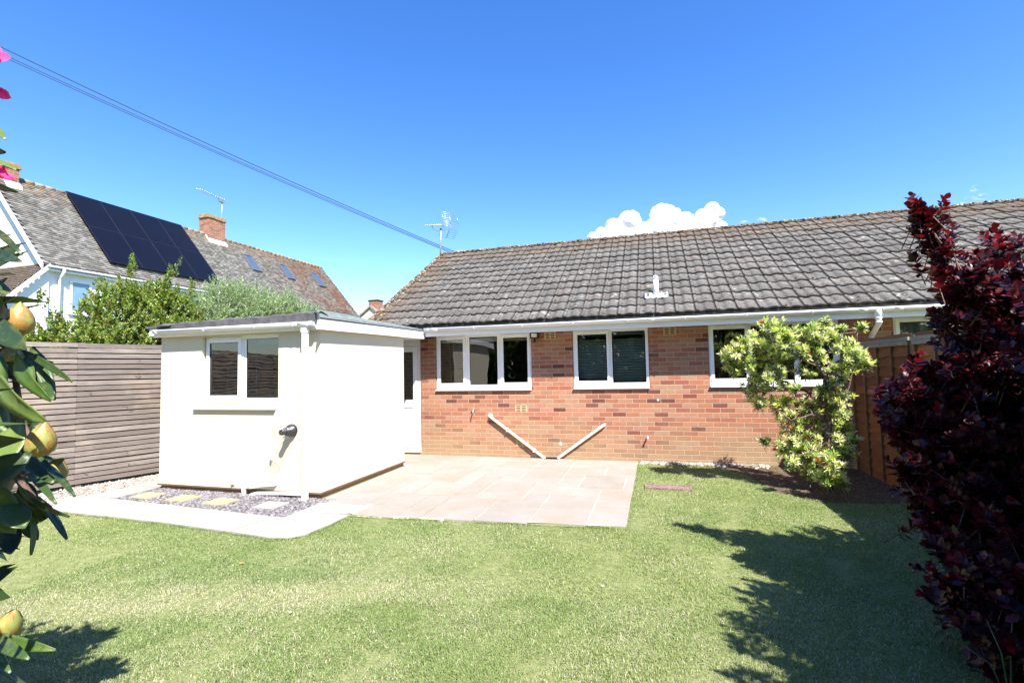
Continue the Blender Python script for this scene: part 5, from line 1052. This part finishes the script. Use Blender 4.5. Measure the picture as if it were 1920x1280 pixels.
# ---- shrubs right of the frame that throw the big shadow, hedge behind the camera ----
DG = [(.035, .07, .02), (.055, .10, .025), (.025, .045, .014), (.10, .16, .04)]
s1 = thing('garden_shrub', 'large dark green shrub out of view to the right', 'shrub', (2.4, 1.7, 0))
shoot_bush(s1, [(2.2, 2.15, 1.55, .62, .5, .85), (2.3, 1.5, 1.4, .75, .7, 1.1), (1.95, 1.9, .9, .45, .5, .8), (2.0, 2.3, 2.0, .42, .35, .45), (1.9, 1.6, 2.1, .4, .5, .5), (2.0, 1.0, 1.3, .6, .7, 1.0)], (2.3, 1.8, 0), 1700, 12, .2, .08, .05, LEAF2, M['leaf'], DG, None, r0=.03, nb=16)
hg = thing('hedge', 'tall mixed hedge along the garden end behind the viewpoint', 'hedge', (-2, -5, 0))
shoot_bush(hg, [(x, -5 + .4 * math.sin(x), 1.2, 1.0, .8, 1.5) for x in np.arange(-9, 6, 1.3)] + [(-4.5, -5.5, 2.9, 1.4, 1.2, 1.5), (2.5, -6, 3.2, 1.8, 1.4, 1.8)] + [(x, -9 + math.sin(x * 2), 4.2 + math.sin(x * 1.3), 1.9, 1.2, 3.2) for x in np.arange(-14, 12, 2.0)], (-2, -5, 0), 8500, 10, .4, .27, .20, LEAF2, M['leaf'], DG + [(.18, .16, .03)], None, r0=.05, nb=24)

# ---- shrubs beyond the left fence ----
YG = [(.19, .27, .05), (.27, .36, .075), (.10, .17, .03), (.36, .40, .11), (.24, .16, .06)]
h1 = thing('leafy_shrub', 'yellow green leafy shrub with upright shoots behind the slatted fence', 'shrub', (-9.3, 6.9, 0))
E1 = [(-9.3, 6.5, 2.6, .65, .6, .75), (-9.4, 7.3, 2.75, .6, .6, .72), (-9.3, 5.6, 2.0, .6, .6, .60), (-9.5, 7.9, 2.5, .6, .55, .75), (-8.9, 7.0, 2.2, .45, .9, .6), (-8.9, 6.1, 2.0, .4, .6, .5), (-9.3, 4.9, 1.8, .5, .6, .6), (-8.9, 7.8, 2.2, .45, .6, .55)]
def shoots_line(A, B, n, s): 
    u = np.linspace(0, 1, n)[:, None]; return np.array(A)[None] * (1 - u) + np.array(B)[None] * u + rng.normal(0, 1, (n, 3)) * s * (1.1 - .8 * u)
ex = np.concatenate([shoots_line((-9.25, 6.45, 2.8), (-9.2, 6.65, 3.78), 26, .11), shoots_line((-9.3, 7.05, 2.8), (-9.2, 7.42, 3.80), 26, .10), shoots_line((-9.3, 7.6, 2.7), (-9.3, 7.95, 3.52), 24, .10), shoots_line((-9.3, 5.7, 2.2), (-9.2, 5.25, 2.95), 14, .08), shoots_line((-9.3, 6.1, 2.5), (-9.3, 6.2, 3.3), 16, .1), shoots_line((-9.3, 7.3, 2.7), (-9.3, 7.1, 3.35), 16, .12), shoots_line((-9.3, 5.4, 2.1), (-9.2, 4.95, 2.7), 10, .07)])
shoot_bush(h1, E1, (-9.3, 6.9, 0), 3300, 16, .22, .066, .048, LEAF2, M['leaf'], YG, [.3, .25, .2, .15, .1], upb=.9, r0=.03, shell=.45, nb=18, extra=(ex, np.tile([[0, 0, 1.]], (len(ex), 1)) + rng.normal(0, .3, (len(ex), 3))), twig_r=.003)
WG = [(.33, .42, .22), (.22, .33, .11), (.50, .56, .38), (.12, .20, .05)]
h2 = thing('willow_leaved_shrub', 'silvery green narrow leaved shrub behind the outbuilding roof', 'shrub', (-9.6, 10, 0))
E2 = [(-9.2, 8.7, 2.95, .7, .7, .85), (-9.3, 9.6, 3.0, .7, .8, .80), (-9.3, 10.6, 3.05, .7, .8, .75), (-9.3, 11.5, 2.85, .6, .7, .65), (-9.1, 8.1, 2.5, .5, .5, .75), (-9.2, 12.1, 2.7, .5, .5, .5)]
shoot_bush(h2, E2, (-9.5, 10, 0), 2900, 20, .34, .085, .018, LEAFN, M['leaf'], WG, [.35, .3, .2, .15], upb=.35, barkm='bark_grey', r0=.04, shell=.45, nb=18, leaf_ang=.6, twig_r=.003)
ex = None

# ---- rhododendron in the left foreground ----
rh = thing('rhododendron', 'foreground rhododendron with leathery leaves, fat buds and pink flowers at the left edge', 'rhododendron', (-2.4, .9, 0))
def bigleaf(m, B, T, w, roll, droop, fold=.22, n=8):
    B, T = Vector(B), Vector(T); D = T - B; L = D.length; D.normalize(); view = (Vector((0, 0, 1.56)) - B).normalized()
    S = D.cross(view).normalized(); N = S.cross(D).normalized(); R_ = Matrix.Rotation(roll, 3, D); S = R_ @ S; N = R_ @ N
    vs = []; pet = .08
    for i in range(n + 1):
        u = i / n; ww = 0.003 if u < pet else max(.0015, w / 2 * math.sin(math.pi * min(1, ((u - pet) / (1 - pet)) ** .8 * .97 + .03)) ** .62)
        c = B + D * (L * u) + N * (droop * L * math.sin(math.pi * u)); wav = .05 * w * math.sin(u * 9 + roll * 5)
        for s in (-1, -.5, 0, .5, 1): vs.append(c + S * (ww * s) + N * (fold * ww * (abs(s) ** 1.4) + (wav * s if abs(s) > .4 else 0)))
    fs = [[5 * i + j, 5 * i + j + 1, 5 * i + 6 + j, 5 * i + 5 + j] for i in range(n) for j in range(4)]; m.add(vs, fs, smooth=True)
t = NT('rhododendron_leaf'); r = t.attr('rnd')
cc = t.ramp(r, [(0, (.012, .026, .008)), (.4, (.028, .055, .012)), (.75, (.065, .12, .022)), (1, (.14, .20, .045))])
cc = t.mix(t.rng(t.noise(40, 5, .7), .5, .72, 0, .6), cc, t.mix(.5, cc, (.30, .28, .08))); cc = t.mix(t.rng(t.noise(70, 4, .7), .68, .72, 0, .8), cc, (.16, .08, .03))
vn = t.bump(t.noise(160, 3), .2, .002); b_ = t.bsdf(cc, .42, .45, vn); tl = t.n('ShaderNodeBsdfTranslucent'); t.l(t.mix(1., cc, (1.3, 1.5, .5, 1), 'MULTIPLY'), tl.inputs[0]); mx = t.n('ShaderNodeMixShader'); mx.inputs[0].default_value = .14; t.l(b_, mx.inputs[1]); t.l(tl.outputs[0], mx.inputs[2])
M['rh'] = t.done(mx.outputs[0])
for i, q in enumerate(RH):
    m = MB(); bigleaf(m, q[:3], q[3:6], q[6], random.uniform(-1.1, 1.1), random.uniform(-.05, .09)); m.r = [min(1, max(0, random.gauss(.5, .25)))] * len(m.r)
    o = m.build('leaf', M['rh'], rh); sm = o.modifiers.new('thickness', 'SOLIDIFY'); sm.thickness = .0008
def bud(B, T, w):
    B, T = Vector(B), Vector(T); D = T - B; L = D.length; D.normalize(); u_ = D.orthogonal().normalized(); v_ = D.cross(u_); m = MB(); n = 20
    prof_ = [(0, .25), (.06, .62), (.18, .92), (.35, 1.0), (.52, .93), (.68, .74), (.82, .48), (.92, .24), (1.0, .03)]
    # body
    vs = []
    for a_, b2 in prof_:
        for k in range(n): an = 6.2832 * k / n; rr = w / 2 * b2 * .93 * (1 + .03 * math.sin(an * 5 + a_ * 6)); vs.append(B + D * (L * a_) + (u_ * math.cos(an) + v_ * math.sin(an)) * rr)
    m.add(vs, [[i * n + k, i * n + (k + 1) % n, (i + 1) * n + (k + 1) % n, (i + 1) * n + k] for i in range(len(prof_) - 1) for k in range(n)], .5, True)
    # overlapping scales
    for ring in range(4):
        for k in range(6):
            a0 = 6.2832 * (k + .5 * (ring % 2)) / 6 + random.uniform(-.1, .1); s0 = .0 + .17 * ring; ht = .42 + random.uniform(-.04, .05); vs = []; nn = 6
            for i in range(nn + 1):
                tt = i / nn; s_ = s0 + ht * tt; bw = np.interp(s_, [p_[0] for p_ in prof_], [p_[1] for p_ in prof_]); half = .62 * math.sqrt(max(0, 1 - tt ** 2.2)) + .01
                for j in (-1, -.33, .33, 1): an = a0 + half * j; vs.append(B + D * (L * min(1.0, s_)) + (u_ * math.cos(an) + v_ * math.sin(an)) * (w / 2 * bw * (1.0 + .035 * tt + .012 * ring * 0) + .0004))
            m.add(vs, [[4 * i + j, 4 * i + j + 1, 4 * i + 5 + j, 4 * i + 4 + j] for i in range(nn) for j in range(3)], random.uniform(.1, 1) * (1 - .15 * ring) + .1 * ring, True)
    return m.build('bud', M['bud'], rh)
for q in BUDS: bud(q[:3], q[3:6], q[6])
m = MB()
for s_ in RHS: m.tube([Vector(s_[0]) + Vector((-.25, .05, -.15))] + [Vector(p) for p in s_], [.008] + [.006] * (len(s_) - 1) + [.0045], 8)
for a_, b_ in (((-2.3, .9, 0), (-1.33, .66, 1.62)), ((-2.3, .9, 0), (-1.36, .66, 1.32)), ((-2.3, .9, 0), (-1.3, .62, 1.98)), ((-2.3, .9, 0), (-1.35, .68, 1.05)), ((-2.3, .9, 0), (-1.30, .6, 2.2))):
    A, B = Vector(a_), Vector(b_); m.tube([A, A.lerp(B, .4) + Vector((-.15, 0, .12)), A.lerp(B, .75) + Vector((-.05, 0, .06)), B], [.03, .02, .012, .007], 8)
m.build('stem', M['bark'], rh)
for fi, (c_, sc_) in enumerate(((FLW[0], .85), (FLW[3], .7))):      # trusses of pink flowers
    c0 = Vector(c_[0])
    for f_ in range(5):
        m = MB()
        d_ = Vector((random.uniform(-.4, 1), random.uniform(-1, .3), random.uniform(-.4, .8))).normalized(); fc = c0 + Vector((-.040, 0, 0)) + d_ * .028 * sc_; u_ = d_.orthogonal().normalized(); v_ = d_.cross(u_)
        for k in range(5):
            an = 1.2566 * k + f_; rad = u_ * math.cos(an) + v_ * math.sin(an); tan = d_.cross(rad); vs = []
            for i in range(6):
                tt = i / 5; hw = .018 * sc_ * math.sin(math.pi * (.12 + .8 * tt)) ** .8
                for j in (-1, -.4, .4, 1): vs.append(fc + rad * (.036 * sc_ * tt) + d_ * (.016 * sc_ * (1 - (1 - tt) ** 2) + .003 * math.sin(j * 4 + i)) + tan * hw * j)
            m.add(vs, [[4 * i + j, 4 * i + j + 1, 4 * i + 5 + j, 4 * i + 4 + j] for i in range(5) for j in range(3)], smooth=True)
        o = m.build('flower', M['petal'], rh, 'bright pink rhododendron flower ' + ('near the top of the frame' if fi == 0 else 'below the upper one')); a = o.data.attributes.new('tint', 'FLOAT_COLOR', 'FACE'); cc_ = np.ones((len(o.data.polygons), 4), np.float32); cc_[:, :3] = np.array([.82, .06, .24]) * rng.uniform(.85, 1.15, (len(cc_), 1)); a.data.foreach_set('color', cc_.ravel())
OVR = 1
RG = [(.018, .036, .011), (.03, .055, .015), (.05, .085, .024)]
shoot_bush(rh, [(-2.45, .85, 1.25, .48, .5, .75), (-2.75, .75, 1.0, .5, .5, .8), (-2.3, .72, 1.75, .35, .38, .5), (-2.5, .5, .7, .5, .5, .6), (-3.1, .9, 1.2, .4, .45, .6), (-3.5, .7, 1.0, .5, .5, .7), (-.98, .12, 2.02, .22, .16, .22), (-1.25, .15, 1.75, .25, .2, .3), (-.87, .32, 1.52, .13, .11, .13), (-1.30, .60, 1.55, .12, .1, .35), (-1.33, .60, 1.1, .12, .1, .2)], (-2.5, .8, 0), 680, 11, .14, .12, .042, LEAF6, M['leaf_gloss'], RG, None, r0=.03, nb=14, crown='crown', shell=.3, lim=-1.7)  # includes unseen leaf clusters, added towards the sun to shade the foreground leaves

# =====================================================================
# GRASS
# =====================================================================
def seg_in(x, y, poly):
    ins = np.zeros(len(x), bool); j = len(poly) - 1
    for i in range(len(poly)):
        xi, yi = poly[i]; xj, yj = poly[j]; c_ = ((yi > y) != (yj > y)) & (x < (xj - xi) * (y - yi) / (yj - yi + 1e-12) + xi); ins ^= c_; j = i
    return ins
paved = [(-10, 4.13), (-7.42, 4.12), (-6.55, 4.126), (-5.875, 4.088), (-5.014, 4.054), (-4.279, 3.99), (-3.62, 3.925), (-3.44, 3.955), (-3.315, 4.08), (-3.275, 4.41), (-3.27, 4.735), (-2.355, 4.80), (-1.229, 4.88), (-.318, 4.955), (-.318, 8.5), (-10, 8.5)]
def fbm(x, y, s, seed):
    r_ = np.random.default_rng(seed); v = np.zeros_like(x)
    for o_ in range(5):
        for _ in range(4):
            a = r_.uniform(0, 6.28); f = s * 1.9 ** o_ * r_.uniform(.7, 1.3); v += np.sin((x * math.cos(a) + y * math.sin(a)) * f + r_.uniform(0, 6.28)) / 4 / 1.55 ** o_
    return v
def seedgrass(n, x0, x1, y0, y1):
    x = rng.uniform(x0, x1, n); y = rng.uniform(y0, y1, n); k = ~seg_in(x, y, paved); return x[k], y[k]
X = []; Y = []
for (n, b) in ((300000, (-4.6, 2.2, 1.7, 3.4)), (240000, (-6.0, 2.75, 3.4, 5.4)), (95000, (-.4, 2.75, 5.4, 8.4)), (30000, (-8.2, -4.6, 1.7, 4.2)), (30000, (-5, 2.7, -.5, 1.7))):
    a, c_ = seedgrass(n, *b); X.append(a); Y.append(c_)
# fringe along the paving edge
for (xa, ya), (xb, yb) in zip(paved[1:-2], paved[2:-1]):
    n = int(1500 * math.hypot(xb - xa, yb - ya)); u = rng.uniform(0, 1, n); X.append(xa + (xb - xa) * u + rng.normal(0, .012, n)); Y.append(ya + (yb - ya) * u - np.abs(rng.normal(0, .012, n)))
X = np.concatenate(X); Y = np.concatenate(Y)
soil = seg_in(X, Y, pts_soil); keep = ~(soil & (rng.uniform(0, 1, len(X)) < .90)) & ~((X > -.15 + .02 * np.sin(Y * 90)) & (X < .34 + .02 * np.sin(Y * 70)) & (Y > 6.615 + .012 * np.sin(X * 60)) & (Y < 6.765 + .012 * np.sin(X * 75))) & ~(Y > 8.40)
cl_ = fbm(X, Y, 9, 3); bare = fbm(X, Y, 2.6, 5)
pal_d = np.exp(-(((X + 3.15) * .9 - (Y - 2.75) * 1.1) / 1.0) ** 2 - ((Y - 2.75 - (X + 3.15) * .35) / .24) ** 2)     # dry bleached strip
keep &= ~((cl_ < -.75) & (rng.uniform(0, 1, len(X)) < .5)) & ~((pal_d > .45) & (rng.uniform(0, 1, len(X)) < .35))
X, Y, cl_, bare, pal_d = X[keep], Y[keep], cl_[keep], bare[keep], pal_d[keep]; n = len(X)
h = rng.uniform(.009, .024, n) * (1 + .25 * cl_) * (1 - .35 * pal_d); h *= np.where(rng.uniform(0, 1, n) < .04, 1.5, 1); az = rng.uniform(0, 6.283, n); lean = np.abs(rng.normal(.8, .45, n)); w = rng.uniform(.0011, .0022, n) * (1 + .10 * np.maximum(0, Y - 3))
ld_ = np.stack([np.cos(az), np.sin(az)], 1); sa = az + rng.normal(1.57, .5, n); sd_ = np.stack([np.cos(sa), np.sin(sa)], 1); V = np.zeros((n, 5, 3), np.float32)
B2 = np.stack([X, Y], 1); z0 = -.017 + .003 * cl_
m1 = B2 + ld_ * (h * lean * .35)[:, None]; t1 = B2 + ld_ * (h * lean * 1.1)[:, None]; h1_ = h * .55; h2_ = h * np.clip(1.05 - .35 * lean, .3, 1)
V[:, 0, :2] = B2 - sd_ * w[:, None]; V[:, 1, :2] = B2 + sd_ * w[:, None]; V[:, 2, :2] = m1 - sd_ * (w * .8)[:, None]; V[:, 3, :2] = m1 + sd_ * (w * .8)[:, None]; V[:, 4, :2] = t1
V[:, 0, 2] = V[:, 1, 2] = z0; V[:, 2, 2] = V[:, 3, 2] = z0 + h1_; V[:, 4, 2] = z0 + h2_
F = (np.array([[0, 1, 3], [0, 3, 2], [2, 3, 4]])[None] + np.arange(n)[:, None, None] * 5).reshape(-1, 3)
g1 = np.array([.195, .28, .075]); g2_ = np.array([.32, .38, .135]); dry = np.array([.58, .54, .37]); blu = np.array([.27, .36, .18])
f = np.clip(.5 + .5 * fbm(X, Y, 1.5, 11) + rng.normal(0, .25, n), 0, 1)[:, None]; c = g1 * (1 - f) + g2_ * f
f = np.clip(.4 * fbm(X, Y, .8, 17) + .2, 0, 1)[:, None] * .6; c = c * (1 - f) + blu * f
dr = np.clip(.14 + .20 * bare + 1.0 * pal_d * (.75 + .5 * cl_) + .12 * fbm(X, Y, 7, 23), 0.03, .85); isd = (rng.uniform(0, 1, n) < dr)[:, None]; c = np.where(isd, dry * rng.uniform(.7, 1.15, (n, 1)), c) * rng.uniform(.76, 1.16, (n, 1))
go = npmesh('grass', V.reshape(-1, 3), F, M['grass'], colr=np.repeat(np.clip(c, 0, 1), 3, 0)); tag(go, 'short mown lawn grass with bleached and dry patches', 'grass', kind='stuff')
# a few fallen leaves and petals on the lawn
for k, (x, y, cc_, lb) in enumerate(((-3.35, 3.35, (.45, .16, .06), 'brown fallen leaf on the lawn near the path corner'), (-.42, 3.62, (.8, .78, .74), 'small white petal on the lawn in the middle'), (-2.35, 2.75, (.75, .72, .55), 'small cream petal at the pale patch of lawn'))):
    m = MB(); r_ = .03 if k == 0 else .014; m.add([(x - r_, y, .008), (x, y - r_ * .5, .0), (x + r_, y + r_ * .1, .010), (x, y + r_ * .5, .004)], [[0, 1, 2], [0, 2, 3]])
    tag(m.build('fallen_leaf' if k == 0 else 'petal', simple('litter', cc_, .8)), lb, 'leaf' if k == 0 else 'petal')

# =====================================================================
# CLOUDS
# =====================================================================
import bmesh
def cloud(name, blobs, label, sub=4, amp=.32, flat=1.0):
    bm = bmesh.new(); from mathutils import noise as mn
    for (x, y, z, r) in blobs:
        res = bmesh.ops.create_icosphere(bm, subdivisions=sub, radius=1.0); c_ = Vector((x, y, z))
        for v in res['verts']:
            d_ = v.co.normalized(); q = (c_ + d_ * r) / 13.0; h_ = 0; a_ = 1
            for o_ in range(4): h_ += a_ * (1 - abs(mn.noise(q * (2 ** o_)))) ; a_ *= .5
            rr = r * (.72 + amp * (h_ - .9) * .55); v.co = c_ + Vector((d_.x * rr, d_.y * rr, d_.z * rr * flat))
    me = bpy.data.meshes.new(name); bm.to_mesh(me); bm.free(); me.polygons.foreach_set('use_smooth', [True] * len(me.polygons))
    o = link(name, me, M['cloud']); tag(o, label, 'cloud'); return o
cloud('cumulus_cloud', CLOUD + [(x + random.uniform(-18, 18), y, z + random.uniform(-14, 6), r * random.uniform(.35, .7)) for x, y, z, r in CLOUD for _ in (0, 1)], 'bright white cumulus cloud rising behind the tiled roof ridge')
t = NT('wispy_cloud'); tr_ = t.n('ShaderNodeBsdfTransparent'); df = t.n('ShaderNodeBsdfDiffuse'); df.inputs[0].default_value = (.95, .95, .97, 1); mx = t.n('ShaderNodeMixShader'); lw = t.n('ShaderNodeLayerWeight'); lw.inputs[0].default_value = .5
t.l(t.math('MULTIPLY', t.math('POWER', t.math('SUBTRACT', 1.0, lw.outputs['Facing']), 2.0), t.rng(t.noise(.03, 5, .7), .42, .7, 0, .45)), mx.inputs[0]); t.l(tr_.outputs[0], mx.inputs[1]); t.l(df.outputs[0], mx.inputs[2]); M['wisp'] = t.done(mx.outputs[0])
for grp, lb in ((WISP[:4], 'thin wispy cloud in the blue sky above the smoke bush'), (WISP[4:], 'faint cloud wisp just right of the cumulus cloud')):
    o = cloud('wispy_cloud', grp, lb, 4, .3, .6); o.data.materials[0] = M['wisp']
